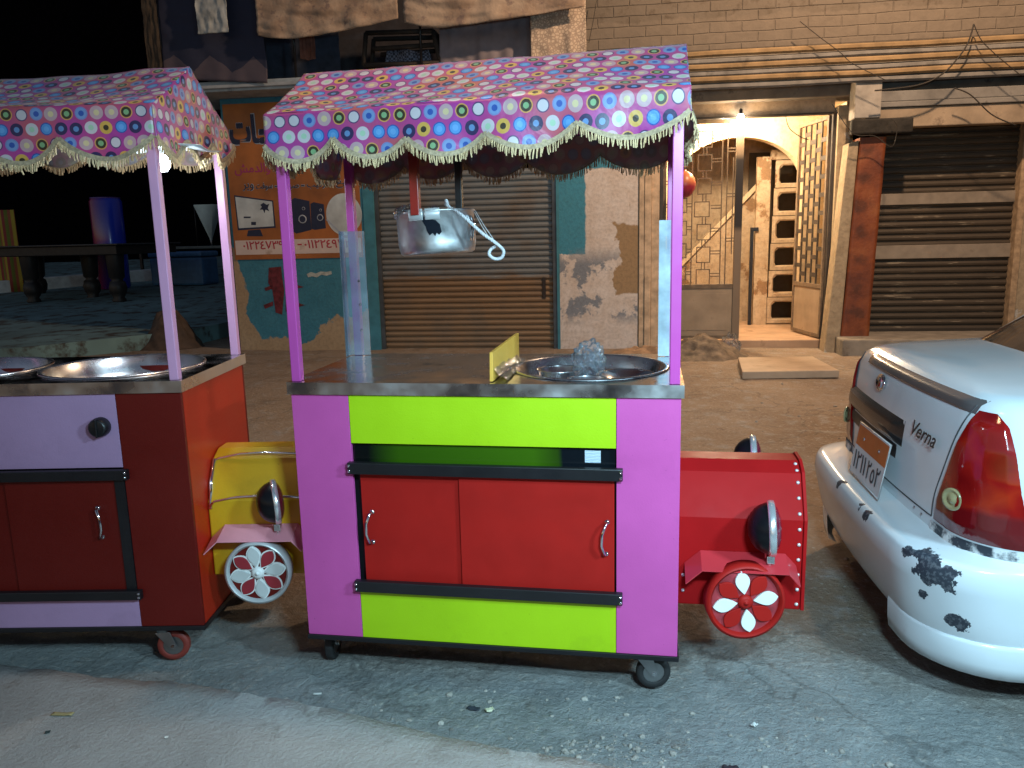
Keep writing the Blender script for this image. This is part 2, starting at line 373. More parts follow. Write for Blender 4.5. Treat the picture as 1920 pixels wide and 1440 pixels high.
def leaf(r0, r1, w, n=10):
    L = [(r0+(r1-r0)*i/n, w*math.sin(PI*(i/n)**1.25)**.8 if 0 < i < n else 0) for i in range(n+1)]
    return L+[(x, -y) for x, y in L[-2:0:-1]]
def make_wheel(root, name, ctr, R_, axis_rot, style, depth=.055):
    """decorative engine wheel; faces local -Y turned by axis_rot"""
    d = Vector((math.sin(axis_rot), -math.cos(axis_rot), 0)); xx = Vector((math.cos(axis_rot), math.sin(axis_rot), 0))
    Mx = AX(ctr, xx, (0,0,1), d)
    rimm, basem, a_m, b_m, outm = style
    mb = MB(); mb.lathe([(R_*.93,.0),(R_,-.004),(R_,-depth),(R_*.86,-depth),(R_*.86,-.010),(R_*.93,.0)], 48, Mx)
    w = mb.build(name, rimm, root)
    MB().lathe([(R_*.88,-depth+.004),(R_*.88,-.016)], 40, Mx, cap0=True, cap1=True).build('wheel_disc', basem, w)
    for i in range(8):
        a = 2*PI*i/8+math.radians(9)
        rot = Matrix.Rotation(a, 4, 'Z')
        if outm: MB().prism(leaf(R_*.14, R_*.88, R_*.225), -.015, -.010, Mx @ rot).build('petal_outline', outm, w)
        MB().prism(leaf(R_*.20, R_*.84, R_*(.185 if (outm or i % 2 == 0) else .205)), -.015, -.006, Mx @ rot).build('petal', a_m if i % 2 == 0 else b_m, w, bevel=.0015)
    MB().lathe([(R_*.19,-.015),(R_*.19,-.004),(R_*.10,.002),(R_*.05,.002),(R_*.05,.006),(.001,.008)], 20, Mx).build('hub', rimm if outm is None else white_paint, w)
    return w

bowl_m = M('lamp_bowl_black', (.006,.006,.008), .3, var=.2, spec=.25)
rimm_ = M('polished_rim', (.78,.78,.80), .22, .75, var=.05)
def make_headlight(root, ctr, R_, bracket_to, aim=(.992,-.07,.05)):
    z = Vector(aim).normalized(); y = Vector((0,0,1)); y = (y-z*y.dot(z)).normalized(); x = y.cross(z)
    Mx = AX(ctr, x, y, z)
    mb = MB(); mb.lathe([(R_*.04,-R_*.80),(R_*.28,-R_*.78),(R_*.52,-R_*.69),(R_*.72,-R_*.54),(R_*.86,-R_*.34),(R_*.94,-R_*.12),(R_*.95,0)], 32, Mx, cap0=True)
    h = mb.build('headlight', bowl_m, root)
    MB().lathe([(R_*.94,-R_*.10),(R_*1.02,-R_*.08),(R_*1.04,.0),(R_*1.02,R_*.14),(R_*.93,R_*.18),(R_*.90,R_*.12)], 36, Mx).build('headlight_rim', rimm_, h)
    MB().lathe([(R_*.92,R_*.13),(R_*.75,R_*.27),(R_*.45,R_*.37),(R_*.01,R_*.40)], 32, Mx).build('lens', M('lens_red', (.16,.01,.03), .12, coat=.6), h)
    b = MB(); c = Vector(ctr); p = c+y*(-R_*1.0); p.z -= 0
    b.tube([p+Vector((0,0,.012)), p+Vector((0,0,-.03)), Vector(bracket_to)], .006, 8); b.box(p.x-.013, p.x+.013, p.y-.012, p.y+.012, p.z-.032, p.z-.004)
    b.build('bracket', chrome, h, bevel=.002)
    return h

def make_caster(root, x, y, wm, turn=0, r=.062, top=.150):
    mb = MB(); R4 = Matrix.Translation((x, y, 0)) @ Matrix.Rotation(turn, 4, 'Z')
    mb.box(-.045,.045,-.035,.035, top-.006, top, M=R4)
    mb.lathe([(.026,top-.026),(.030,top-.006)], 16, R4, cap0=True)
    for s in (-1, 1):
        mb.prism([(-.028,top-.026),(.028,top-.026),(.050,r),(.040,r-.014),(.024,r-.010)], s*.021-.0015, s*.021+.0015, R4 @ AX((0,0,0),(1,0,0),(0,0,1),(0,-1,0)))
    k = mb.build('caster', zinc, root, bevel=.001)
    ax = R4 @ AX((.034,0,r),(1,0,0),(0,0,1),(0,-1,0))
    w = MB().lathe([(r*.62,-.014),(r*.66,-.016),(r*.96,-.015),(r,-.009),(r,.009),(r*.96,.015),(r*.66,.016),(r*.62,.014)], 32, ax).build('wheel', wm, k)
    MB().lathe([(r*.63,-.012),(r*.63,.012)], 24, ax, cap0=True, cap1=True).build('wheel_core', zinc, w)
    MB().lathe([(.008,-.026),(.008,.026)], 10, ax, cap0=True, cap1=True).build('axle', chrome, w)

rivm = M('bright_rivet', (.75,.72,.72), .3, .4)
def make_engine(root, c):
    W0, D = c['W'], c['D']; x0, x1 = W0, W0+c['eng_len']
    ya, yb2 = .140, D-.140; e = c['eng']
    prof = [(ya,e['zb']),(ya,e['z1']),(ya+.085,e['z2']),(ya+.150,e['z2']+.030),(yb2-.150,e['z2']+.030),(yb2-.085,e['z2']),(yb2,e['z1']),(yb2,e['zb'])]
    mb = MB()
    n = len(prof)
    a = [mb.bm.verts.new((x0+.002,y,z)) for y, z in prof]; b = [mb.bm.verts.new((x1-.012,y,z)) for y, z in prof]
    for i in range(n): mb.bm.faces.new((a[i], a[(i+1)%n], b[(i+1)%n], b[i]))
    mb.bm.faces.new(a); mb.bm.faces.new(b)
    hood = mb.build('hood', e['mat'], root, bevel=.006)
    # front plate with a slightly proud edge
    cy = (ya+yb2)/2; out = [((y-cy)*1.02+cy, z+(.006 if z > e['z1'] else 0)) for y, z in prof]
    fp = MB().prism([(y, z) for y, z in out], 0, .012, AX((x1-.012,0,0),(0,1,0),(0,0,1),(1,0,0))).build('front_plate', e['plate'], root, bevel=.002)
    if e.get('rivets'):
        pts = []
        for (y0,z0),(y1,z1),m_ in ((prof[0],prof[1],6),(prof[1],prof[2],3),(prof[2],prof[3],2)):
            for k in range(m_): pts.append((y0+(y1-y0)*(k+.4)/m_, z0+(z1-z0)*(k+.4)/m_))
        for y, z in pts:
            nrm = Vector((0,-1,0)) if z < e['z1'] else Vector((0,-.8,.6))
            if z > e['z2']-.001: nrm = Vector((0,-.3,.95))
            nrm.normalize(); t1 = nrm.cross(Vector((1,0,0)))
            MB().lathe([(.0065,0),(.006,.003),(.003,.005),(.0005,.0055)], 10, AX(Vector((x1-.026,y,z))+nrm*.0005, (1,0,0), t1, nrm)).build('rivet', rivm, hood)
        for z in (e['zb']+.055, e['zb']+.115):
            MB().lathe([(.0065,0),(.006,.003),(.0005,.0055)], 10, AX((x0+.022,ya-.001,z),(1,0,0),(0,0,1),(0,-1,0))).build('rivet', rivm, hood)
    if e.get('trim'):
        t = MB()
        for k, (y, z) in enumerate(((ya-.004, e['z1']+.002), (ya+.083, e['z2']+.004))):
            t = MB(); t.tube([(x0+.006,y,z-.03+.02*k),(x0+.03,y,z),(x0+.12,y-.003,z+.018),(x0+.22,y-.003,z+.022),(x0+.34,y,z+.014),(x1-.01,y,z+.004)], .0045, 8); t.build('chrome_trim', chrome, root)
        t = MB(); t.tube([(x0+.012,ya-.003,e['z1']-.03),(x0+.010,ya+.03,e['z1']+.07),(x0+.012,ya+.082,e['z2']+.002)], .008, 8); t.build('chrome_trim', chrome, root)
    # fenders: bent plate over each wheel
    xc = x0+e['wx']; zf = e['fz']
    for sgn, yy in ((-1, ya), (1, yb2)):
        mb = MB(); fw = .105
        line = [(xc-.205,zf-.050),(xc-.150,zf),(xc+.140,zf),(xc+.178,zf-.042)]
        def P(i, o): x, z = line[i]; return Vector((x, yy+sgn*o, z+ (0.028 if o < .05 else -.006)))
        for i in range(3):
            mb.face([P(i,0.001), P(i+1,0.001), P(i+1,fw), P(i,fw)])
        bmesh.ops.remove_doubles(mb.bm, verts=mb.bm.verts, dist=.0005)
        mb.build('fender', e['fender'], root, solid=.004, bevel=.001)
        make_wheel(root, 'engine_wheel', (xc, yy+sgn*(.108), e['wz']), e['wr'], (e.get('wrot', 0) if sgn < 0 else PI), c['wheel'])
        ax = MB(); ax.tube([(xc, yy+sgn*.05, e['wz']), (xc, yy, e['wz'])], .014, 10); ax.build('axle', zinc, root)
        hx = xc+e['hx']; hz = e['hz']
        make_headlight(root, (hx, yy+sgn*.060, hz+(e.get('far_up', 0) if sgn > 0 else 0)), e['hr'], (hx, yy+sgn*.060, zf+.002), e.get('aim', (.992,-.07,.05)))

def make_cart(c):
    root = thing(c['name'], c['label'], 'food cart', c['loc'], c['rz'], 'food carts with dotted canopies')
    Wd, D = c['W'], c['D']; zb, zt = .168, 1.098
    pl, pr = c['pl'], c['pr']               # inner edges of the two corner panels
    MB().box(-.004, Wd+.006, -.006, D+.004, .150, zb).build('base_frame', black, root, bevel=.002)
    MB().box(0, pl, 0, .018, zb, zt).build('corner_panel', c['side'], root, bevel=.0015)
    MB().box(pr, Wd, 0, .018, zb, zt).build('corner_panel', c['side'], root, bevel=.0015)
    for x in (0, Wd-.018): MB().box(x, x+.018, .018, D-.018, zb, zt).build('side_panel', c['flank'], root, bevel=.0015)
    MB().box(0, Wd, D-.018, D, zb, zt).build('back_panel', c['side'], root, bevel=.0015)
    MB().box(pl+.0015, pr-.0015, .001, .017, c['up'][0], zt).build('front_panel', c['panel'], root, bevel=.001)
    MB().box(pl+.0015, pr-.0015, .001, .017, zb, c['lo'][1]).build('front_panel', c['panel'], root, bevel=.001)
    MB().box(pl-.02, pr+.02, .040, .050, c['lo'][1]-.02, c['up'][0]+.02).build('inner_frame', black, root)
    if c.get('glass'):
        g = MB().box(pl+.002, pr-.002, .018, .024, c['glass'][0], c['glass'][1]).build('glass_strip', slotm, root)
        MB().box(1.049, 1.103, .0165, .018, .862, .905).build('sticker', stickerm, g)
    for z0, z1 in c['rails']:
        mb = MB(); mb.box(pl-.010, pr+.022, -.026, -.001, z0, z1); 
        r_ = mb.build('door_rail', black, root, bevel=.003)
        for x in (pl-.004, pr+.015):
            for z in (z0+.011, z1-.011):
                MB().lathe([(.0055,0),(.005,.003),(.001,.0045)], 10, AX((x,-.026,z),(1,0,0),(0,0,1),(0,-1,0))).build('bolt', chrome, r_)
    for x0, x1, y, hx, hz, bend in c['doors']:
        d_ = MB().box(x0, x1, y, y+.012, c['rails'][1][1]-.01, c['rails'][0][0]+.01).build('sliding_door', c['door'], root, bevel=.001)
        h = MB(); h.tube([(hx+bend*.004,y-.001,hz+.058),(hx,y-.020,hz+.054),(hx-bend*.012,y-.026,hz+.02),(hx-bend*.014,y-.026,hz-.02),(hx-bend*.004,y-.020,hz-.054),(hx,y-.001,hz-.058)], [.007,.0055,.005,.005,.0055,.007], 8)
        for z in (hz+.058, hz-.058): h.lathe([(.010,0),(.009,.004),(.004,.006)], 12, AX((hx+(bend*.004 if z > hz else 0),y-.001,z),(1,0,0),(0,0,1),(0,-1,0)))
        h.build('handle', chrome if c['name'] else chrome, d_)
    if c.get('jamb'): MB().box(*c['jamb'], -.004, .006, c['rails'][1][1], c['rails'][0][0]).build('door_jamb', black, root)
    if c.get('knob'):
        x, z = c['knob']; k = MB(); Mx = AX((x,0,z),(1,0,0),(0,0,1),(0,-1,0))
        k.lathe([(.036,0),(.037,.012),(.034,.034),(.028,.040),(.001,.041)], 28, Mx); k.box(-.004,.004,-.034,.034,.030,.046,M=Mx); k.build('knob', black, root, bevel=.002)
    # counter with round cut-outs and the basins sunk in them
    zc = 1.140; ov = .010; X0, X1, Y0, Y1 = -ov, Wd+ov, -ov, D+ov
    mb = MB()
    cells = c['basins']; edges = [X0]+[ (a[0]+a[2]+b[0]-b[2])/2 for a, b in zip(cells, cells[1:])]+[X1]
    if c.get('split'): edges = [X0, c['split'], X1]; cells2 = [None]+cells
    else: cells2 = cells
    def plate(xa, xb, cell):
        if cell is None:
            mb.face([(xa,Y0,zc),(xb,Y0,zc),(xb,Y1,zc),(xa,Y1,zc)]); return
        cx, cy, r = cell; n = 64; ang = [2*PI*k/n for k in range(n)]
        for cxn in ((xa,Y0),(xb,Y0),(xb,Y1),(xa,Y1)): ang.append(math.atan2(cxn[1]-cy, cxn[0]-cx) % (2*PI))
        ang = sorted(ang); 
        def outp(a):
            dx, dy = math.cos(a), math.sin(a); k = 9
            if dx > 1e-9: k = min(k, (xb-cx)/dx)
            if dx < -1e-9: k = min(k, (xa-cx)/dx)
            if dy > 1e-9: k = min(k, (Y1-cy)/dy)
            if dy < -1e-9: k = min(k, (Y0-cy)/dy)
            return Vector((cx+dx*k, cy+dy*k, zc))
        inn = [Vector((cx+r*math.cos(a), cy+r*math.sin(a), zc)) for a in ang]; ou = [outp(a) for a in ang]
        for i in range(len(ang)):
            j = (i+1) % len(ang); mb.face([inn[i], ou[i], ou[j], inn[j]])
    for i in range(len(cells2)): plate(edges[i], edges[i+1], cells2[i])
    bmesh.ops.remove_doubles(mb.bm, verts=mb.bm.verts, dist=.0003)
    nf0 = len(mb.bm.faces)
    for (xa,ya),(xb,yb2) in (((X0,Y0),(X1,Y0)),((X1,Y0),(X1,Y1)),((X1,Y1),(X0,Y1)),((X0,Y1),(X0,Y0))):
        mb.face([(xa,ya,zc),(xb,yb2,zc),(xb,yb2,zt-.002),(xa,ya,zt-.002)])
    mb.face([(X0,Y0,zt-.002),(X1,Y0,zt-.002),(X1,.019,zt-.002),(X0,.019,zt-.002)])
    mb.bm.faces.ensure_lookup_table()
    for f_ in mb.bm.faces:
        if f_.index < 0 or f_.calc_center_median().z < zc-.001: f_.material_index = 1
    bmesh.ops.remove_doubles(mb.bm, verts=mb.bm.verts, dist=.0003)
    ct = mb.build('counter_top', [counter_steel, skirt_steel], root)
    for cx, cy, r in cells:
        dp = c.get('bdepth', .085)
        b = MB().lathe([(r+.012,zc+.0015),(r+.010,zc+.006),(r+.002,zc+.007),(r-.008,zc+.001),(r-.020,zc-dp*.5),(r-.045,zc-dp*.9),(r-.08,zc-dp),(.001,zc-dp-.004)], 64, Matrix.Translation((cx,cy,0))).build('basin', steel, ct)
        for (dx, dy, rr, hh, flare) in c.get('cups', ()):
            p = MB(); p.lathe([(rr*flare,0),(rr*flare*1.02,.004),(rr,hh),(rr*1.04,hh+.003),(rr*.98,hh-.002),(rr*flare*.96,.008),(.001,.007)], 40, Matrix.Translation((cx+dx,cy+dy,zc-dp-.002))).build('bowl', steel, ct)
    # posts
    q = .034
    for x, y in ((.004,.004),(Wd-q-.004,.004),(.004,D-q-.004),(Wd-q-.004,D-q-.004)):
        MB().box(x, x+q, y, y+q, zc, c['ze']+.012).build('post', c['post'], root, bevel=.003)
    # roof frame under the cloth
    fr = MB(); zz = c['ze']-.008
    for y in (.002, D-.022): fr.box(.04, Wd-.04, y+.006, y+.024, zz-.022, zz-.002)
    for x in (.006, Wd-.024): fr.box(x, x+.018, .04, D-.04, zz-.022, zz-.002)
    fr.box(.02, Wd-.02, D/2-.008, D/2+.008, c['zr']-.055, c['zr']-.035)
    fr.build('roof_frame', c['post'], root)
    for cs in c['casters']: make_caster(root, cs[0], cs[1], c['cwheel'], cs[2])
    make_canopy(root, c); make_engine(root, c)
    return root

stk = NT('sticker_print'); w_ = stk.n('ShaderNodeTexWave', bands_direction='Z'); w_.inputs['Scale'].default_value = 60; w_.inputs['Distortion'].default_value = 3; stk.L(stk.coord(), w_.inputs['Vector'])
stk.base(stk.ramp(w_.outputs[0], ((.3,(.25,.33,.42)),(.6,(.62,.70,.76))))); stickerm = stk.m

wheel_main = (red, M('wheel_backing', (.32,.035,.045), .4, var=.5, scale=16), white_paint, red, None)
wheel_other = (silver, darkred, M('petal_silver', (.60,.63,.62), .4, .2, var=.1), M('petal_red', (.28,.02,.03), .45), white_paint)
main = dict(name='food_cart', label='magenta and lime food cart with red sliding doors and a red toy engine', loc=(0,0,0), rz=0,
    W=1.369, D=.675, pl=.213, pr=1.157, side=purple, flank=purple, panel=lime, door=red, post=purple_post,
    up=(.918,), lo=(.17,.352), glass=(.840,.916), rails=((.810,.852),(.360,.402)),
    doors=((.236,.612,.014,.270,.600,1),(.604,1.150,.002,1.121,.597,1)),
    basins=[(1.043,.345,.285)], split=.745, bdepth=.075, cups=((-.12,.05,.085,.060,.7),(.135,.03,.11,.045,.75),(.0,-.13,.07,.055,.75)),
    ze=2.050, zr=2.245, tilt=.022, cusps=[(-.012,1.945),(.228,1.962),(.478,1.955),(.742,1.960),(1.035,1.978),(1.381,1.995)], dip=.062,
    bcusps=[(-.012,1.925),(.245,1.938),(.505,1.945),(.765,1.935),(1.065,1.950),(1.381,1.955)],
    casters=((-.002+.04,.100,PI*.52),(1.369-.115,.075,PI*.02+.12),(.06,.58,.4),(1.30,.58,-.5)), cwheel=rubber,
    eng_len=.444, eng=dict(zb=.300,z1=.635,z2=.780,mat=engine_red,plate=engine_red,rivets=True,fender=M('fender_red',(.50,.035,.045),.35,var=.06,coat=.4),wx=.232,wz=.368,wr=.136,wrot=.16,fz=.482,hx=.078,hz=.625,hr=.094,far_up=.10),
    wheel=wheel_main)
cart = make_cart(main)
# hangers for the kettle under the roof of the first cart
zz = main['ze']+.05
b = MB(); b.box(.414,.446,.200,.232,1.715,2.10); b.build('hanger', M('hanger_red', (.25,.012,.010), .35, coat=.2), cart, bevel=.002)
b = MB(); b.box(.516,.542,.47,.50,1.71,2.10); b.build('hanger', black, cart, bevel=.002)
# corner guards of clear sheet
for pts in (((-.014,.655),(.012,.640),(.095,.640)),):
    g = MB(); g.box(-.010,.080,.632,.6355,1.142,1.668); g.box(-.0105,-.0075,.575,.6315,1.142,1.668)
    g.build('corner_guard', acrylic, cart)
    for z in (1.46,1.36,1.25): MB().lathe([(.005,0),(.004,.003),(.0005,.004)], 8, AX((.045,.6315,z),(1,0,0),(0,0,1),(0,-1,0))).build('guard_screw', chrome, cart)
g = MB(); g.box(1.300,1.345,.612,.6165,1.142,1.680); g.build('corner_guard', film, cart)

other = dict(name='food_cart', label='lilac and dark red food cart at the left with a yellow toy engine', rz=math.radians(8.5),
    W=1.37, D=.665, pl=.245, pr=1.125, side=darkred, flank=lit_red, panel=lilac, door=darkred, post=pink_post,
    up=(.812,), lo=(.17,.285), rails=((.768,.808),(.288,.325)),
    doors=((.260,.70,.010,.30,.55,1),(.66,1.085,.002,1.012,.595,-1)), jamb=(1.086,1.124), knob=(1.062,.972),
    basins=[(.33,.37,.30),(.985,.37,.305)], bdepth=.11,
    ze=2.108, zr=2.300, tilt=0.0, ridge_sag=-.03, cusps=[(-.012,2.0),(.262,1.99),(.512,1.985),(.772,1.985),(1.05,2.0),(1.382,2.0)], dip=.075, endsc=3,
    bcusps=[(-.012,2.06),(.262,2.055),(.512,2.05),(.772,2.05),(1.05,2.05),(1.382,2.04)], seed=3,
    casters=((.1,.08,.2),(1.37-.185,.050,.15),(.06,.62,.4),(1.27,.62,-.5)), cwheel=redrubber,
    eng_len=.44, eng=dict(zb=.315,z1=.625,z2=.775,mat=yellow,plate=yellow,trim=True,fender=pink,wx=.215,wz=.365,wr=.128,wrot=.05,fz=.500,hx=.075,hz=.640,hr=.086,aim=(.90,.36,.05)),
    wheel=wheel_other)
# its front right corner stands at (-.415, .005)
_r = other['rz']; other['loc'] = (-.440-1.37*math.cos(_r), .012-1.37*math.sin(_r), 0)
cart2 = make_cart(other)
def in2(x, y, z): return Vector(other['loc'])+Vector((x*math.cos(_r)-y*math.sin(_r), x*math.sin(_r)+y*math.cos(_r), z))
# ------------------------------------------------------------------ things on and in the carts
# yellow board standing on the first cart's counter, beside the basin
b = MB(); b.prism([(.020,0),(.505,0),(.510,.108),(.03,.100)], -.006, .006, AX((.728,0,1.1425),(.03,1,0),(0,0,1),(1,-.03,0)))
tag(b.build('board', board_yellow, None, bevel=.001), 'yellow board standing on edge on the steel counter beside the basin', 'board')
mb = MB(); rnd = random.Random(3)
mb.grid(lambda a, k: Vector((.739+.05*(1-k)**2*.9+.006*noise.noise(Vector((a*9, k*4, 1))), .03+.44*a, 1.1445+.040*k+.010*abs(noise.noise(Vector((a*14, k*5, 2)))))), 40, 8)
tag(mb.build('plastic_wrap', plastic, None), 'clear plastic film crumpled along the foot of the yellow board', 'plastic wrap')

def crumple(name, ctr, rx, ry, rz_, label, cat, amp=.35, seed=0, mat=None):
    mb = MB(); bmesh.ops.create_icosphere(mb.bm, subdivisions=4, radius=1)
    for v in mb.bm.verts:
        p = v.co.copy(); n1 = noise.noise(p*2.2+Vector((seed,0,0))); n2 = abs(noise.noise(p*5.5+Vector((0,seed,0)))); n3 = abs(noise.noise(p*12+Vector((0,0,seed))))
        k = 1+amp*n1+amp*.9*n2*1.2-amp*.5*n3
        v.co = Vector((p.x*rx*k, p.y*ry*k, max(-.85, p.z)*rz_*k))
    o = mb.build(name, mat or plastic, None, loc=ctr); return tag(o, label, cat)
crumple('plastic_bag', (1.035,.40,1.150), .058, .06, .078, 'scrunched clear plastic bag lying in the steel basin of the lime cart', 'plastic bag', seed=4, amp=.30)

# steel kettle between the two hangers
t = thing('kettle', 'round steel kettle hung between two bars under the dotted canopy', 'pot', (.472,.350,1.572))
t.rotation_euler = (math.radians(-1.5), math.radians(-3), 0)
R_, H_ = .146, .150
mb = MB(); mb.lathe([(.001,0),(R_*.88,0),(R_*.95,.006),(R_*.97,.018),(R_,.04),(R_,H_),(R_+.006,H_+.003),(R_+.004,H_+.007),(R_-.004,H_+.003),(R_-.006,.05),(R_*.9,.012),(.001,.010)], 64)
body = mb.build('kettle_body', kettle_steel, t)
MB().lathe([(R_-.006,H_-.012),(.10,H_-.004),(.05,H_+.006),(.012,H_+.010),(.012,H_+.03),(.001,H_+.032)], 40).build('lid', zinc, t)
for a0, a1 in ((-2.02,-1.62),(-1.57,-1.20)):
    mb = MB(); mb.grid(lambda a, k: Vector(((R_+.0035)*math.cos(a0+(a1-a0)*a), (R_+.0035)*math.sin(a0+(a1-a0)*a), .122+.040*k)), 12, 1)
    mb.build('clamp_plate', silver, t, solid=.003)
mb = MB(); pts = [(-.035,.050),(-.026,.062),(-.004,.052),(.016,.046),(.030,.030),(.034,.004),(.024,-.006),(.016,.002),(.010,-.010),(.002,.002),(-.010,-.006),(-.018,.008),(-.022,.026)]
vs = []
for x, z in pts:
    a = -1.42+x/R_; vs.append(Vector(((R_+.002)*math.cos(a), (R_+.002)*math.sin(a), .072+z)))
mb.face(vs); mb.build('dark_tape', M('black_tape', (.008,.010,.016), .9, spec=.1), t, solid=.001)
for a in (.0, .12):
    mb = MB(); mb.tube([(R_*math.cos(a-.35), R_*math.sin(a-.35), .13),(R_*1.02*math.cos(a-.35)+.012, R_*math.sin(a-.35)-.008, .10),(R_*math.cos(a-.35), R_*math.sin(a-.35), .04)], .005, 8)
    mb.build('kettle_handle', chrome, t)
mb = MB()
mb.grid(lambda a, k: (lambda an, rr, h: Vector((rr*math.cos(an), rr*math.sin(an), h)))(2.3+1.75*a, R_+.006+.020*abs(noise.noise(Vector((a*16, k*6, 3)))) - .06*max(0, k-.45), H_-.012+.050*k-.05*max(0, k-.7)+.022*noise.noise(Vector((a*13, k*5, 7)))), 50, 12)
tag(mb.build('plastic_wrap', plastic, None, loc=t.location), 'torn clear plastic film bunched over the left rim of the kettle', 'plastic wrap')
# rope: a twisted pair laid over the kettle, its end hooked
def spline(P, n=14):
    P = [Vector(p) for p in P]; out = []
    for i in range(len(P)-1):
        p0, p1, p2, p3 = P[max(i-1,0)], P[i], P[i+1], P[min(i+2,len(P)-1)]
        for k in range(n):
            s = k/n; out.append(.5*((2*p1)+(p2-p0)*s+(2*p0-5*p1+4*p2-p3)*s*s+(3*p1-p0-3*p2+p3)*s**3))
    return out+[P[-1]]
def PX(y, *uv): return [ony(u, v, y) for u, v in uv]
rp = spline([ony(835,385,.36), ony(837,376,.33), ony(842,388,.28), ony(862,400,.215), ony(885,420,.20), ony(905,438,.20), ony(930,456,.21), ony(944,470,.22), ony(940,483,.22), ony(927,485,.22), ony(917,477,.22), ony(920,468,.23), ony(928,462,.235)], 12)
rope_m = M('rope_fibre', (.62,.62,.64), .8, var=.2, scale=80)
mb = MB()
for ph in (0, PI*2/3, PI*4/3):
    q = []; 
    for i, p in enumerate(rp):
        d = (rp[min(i+1,len(rp)-1)]-rp[max(i-1,0)]).normalized(); a = d.cross(Vector((0,1,0))).normalized(); b2 = d.cross(a)
        q.append(p+(a*math.cos(ph+i*.9)+b2*math.sin(ph+i*.9))*.0032)
    mb.tube(q, .0034, 6)
tag(mb.build('rope', rope_m, None), 'white twisted rope laid over the kettle with its end curled in a hook', 'rope')
for n_, (p0, p1) in enumerate((((891,395),(925,448)),((889,397),(918,447)))):
    a, b2 = ony(*p0, .30), ony(*p1, .25); mid = (a+b2)/2+Vector((0,0,-.004))
    tag(MB().tube([a, mid, b2], .0013, 5).build('string', rope_m, None), ('thin white string hanging from the kettle rim beside the rope' if n_ == 0 else 'second thin white string just left of the other beside the rope'), 'string', 'strings by the kettle')

# lamp under the second cart's canopy
lp = thing('lamp', 'white lamp with a pale reflector glowing under the lilac cart canopy', 'lamp', in2(1.265,.27,1.965), _r)
MB().grid(lambda a, k: Vector((-.16+.36*a, -.11+.22*k, .012+.010*math.cos((a-.5)*PI)+.05*(k-.5)**2)), 12, 6).build('reflector', M('reflector_sheet', (.60,.68,.72), .3, .2), lp, solid=.003)
mb = MB(); mb.lathe([(.001,-.060),(.020,-.056),(.031,-.040),(.033,-.022),(.024,-.004),(.016,.004)], 24); mb.build('bulb', EM('led_glow', (.75,.88,1.0), 38), lp)
MB().lathe([(.017,.0),(.017,.03),(.010,.05),(.001,.052)], 16).build('socket', white_paint, lp)
cb = spline([in2(.55,.02,2.06), in2(.68,.03,1.985), in2(.85,.02,1.968), in2(1.0,.06,1.99), in2(1.25,.25,2.01)], 10)
tag(MB().tube(cb, .0035, 6).build('cable', rubber, None), 'thin black lamp cable sagging below the lilac cart canopy', 'cable')
# ------------------------------------------------------------------ the shops behind
bld = thing('shop_building', 'old shop building of peeling blue and beige plaster below a painted brick storey', 'building', WP0, WROT)
BW = Matrix.Translation(WP0) @ Matrix.Rotation(WROT, 4, 'Z')
def BP(u, v, t): s, z = W(u, v, t); return Vector((s, t, z))

def plaster(name, base, stain, under, thr=.58, sc_=1.6, extra=None):
    t = NT(name); co = t.coord()
    n1 = t.noise(sc_, 9, .62, co); n2 = t.noise(sc_*4.3, 7, .6, co); n3 = t.noise(23, 5, .6, co)
    c = t.mix(t.ramp(n2, ((.35,0.0),(.75,.75))), base, stain)
    c = t.mix(t.ramp(n1, ((thr,0.0),(thr+.025,1.0))), c, under)
    if extra: c = extra(t, co, c, n1, n2)
    c = t.mix(t.ramp(n3, ((.45,0.0),(.8,.35))), c, (.03,.025,.02))
    t.base(c); t.rough(.85); t.b.inputs['Specular IOR Level'].default_value = .25
    t.bump(t.math('ADD', t.math('MULTIPLY', t.ramp(n1, ((thr,1.0),(thr+.02,0.0))), .6), n3), .5, .012)
    return t.m
def xyz(t, co): s = t.n('ShaderNodeSeparateXYZ'); t.L(co, s.inputs[0]); return s.outputs
def below(t, z, lim, n, amp, soft=.03):          # 1 below lim with a ragged edge
    return t.ramp(t.math('ADD', t.math('MULTIPLY', t.math('SUBTRACT', lim, z), 1.0), t.math('MULTIPLY', t.math('SUBTRACT', n, .5), amp)), ((.5-.0, 0.0), (.5+soft, 1.0)))
def ragged(t, val, n, amp, soft=.02):             # step of val (>0) with noise
    return t.ramp(t.math('ADD', t.math('ADD', val, .5), t.math('MULTIPLY', t.math('SUBTRACT', n, .5), amp)), ((.5, 0.0), (.5+soft, 1.0)))
BLUE = (.06,.225,.30); BEIGE = (.50,.37,.26); PALE = (.68,.61,.56)
def ex_left(t, co, c, n1, n2):
    x, y, z = xyz(t, co)
    bare = t.mix(n2, (.34,.23,.13), (.48,.35,.22))
    # plaster has fallen off along the foot and up the corner
    foot = ragged(t, t.math('SUBTRACT', t.math('ADD', .12, t.math('MULTIPLY', t.math('MAXIMUM', t.math('SUBTRACT', x, -4.0), 0), .42)), z), n1, 1.1)
    corner = ragged(t, t.math('SUBTRACT', t.math('SUBTRACT', -4.52, t.math('MULTIPLY', z, .26)), x), n1, .7)
    return t.mix(t.math('MAXIMUM', foot, corner), c, bare)
mat_left = plaster('blue_painted_plaster', BLUE, (.035,.16,.23), (.12,.26,.31), .70, 1.1, ex_left)
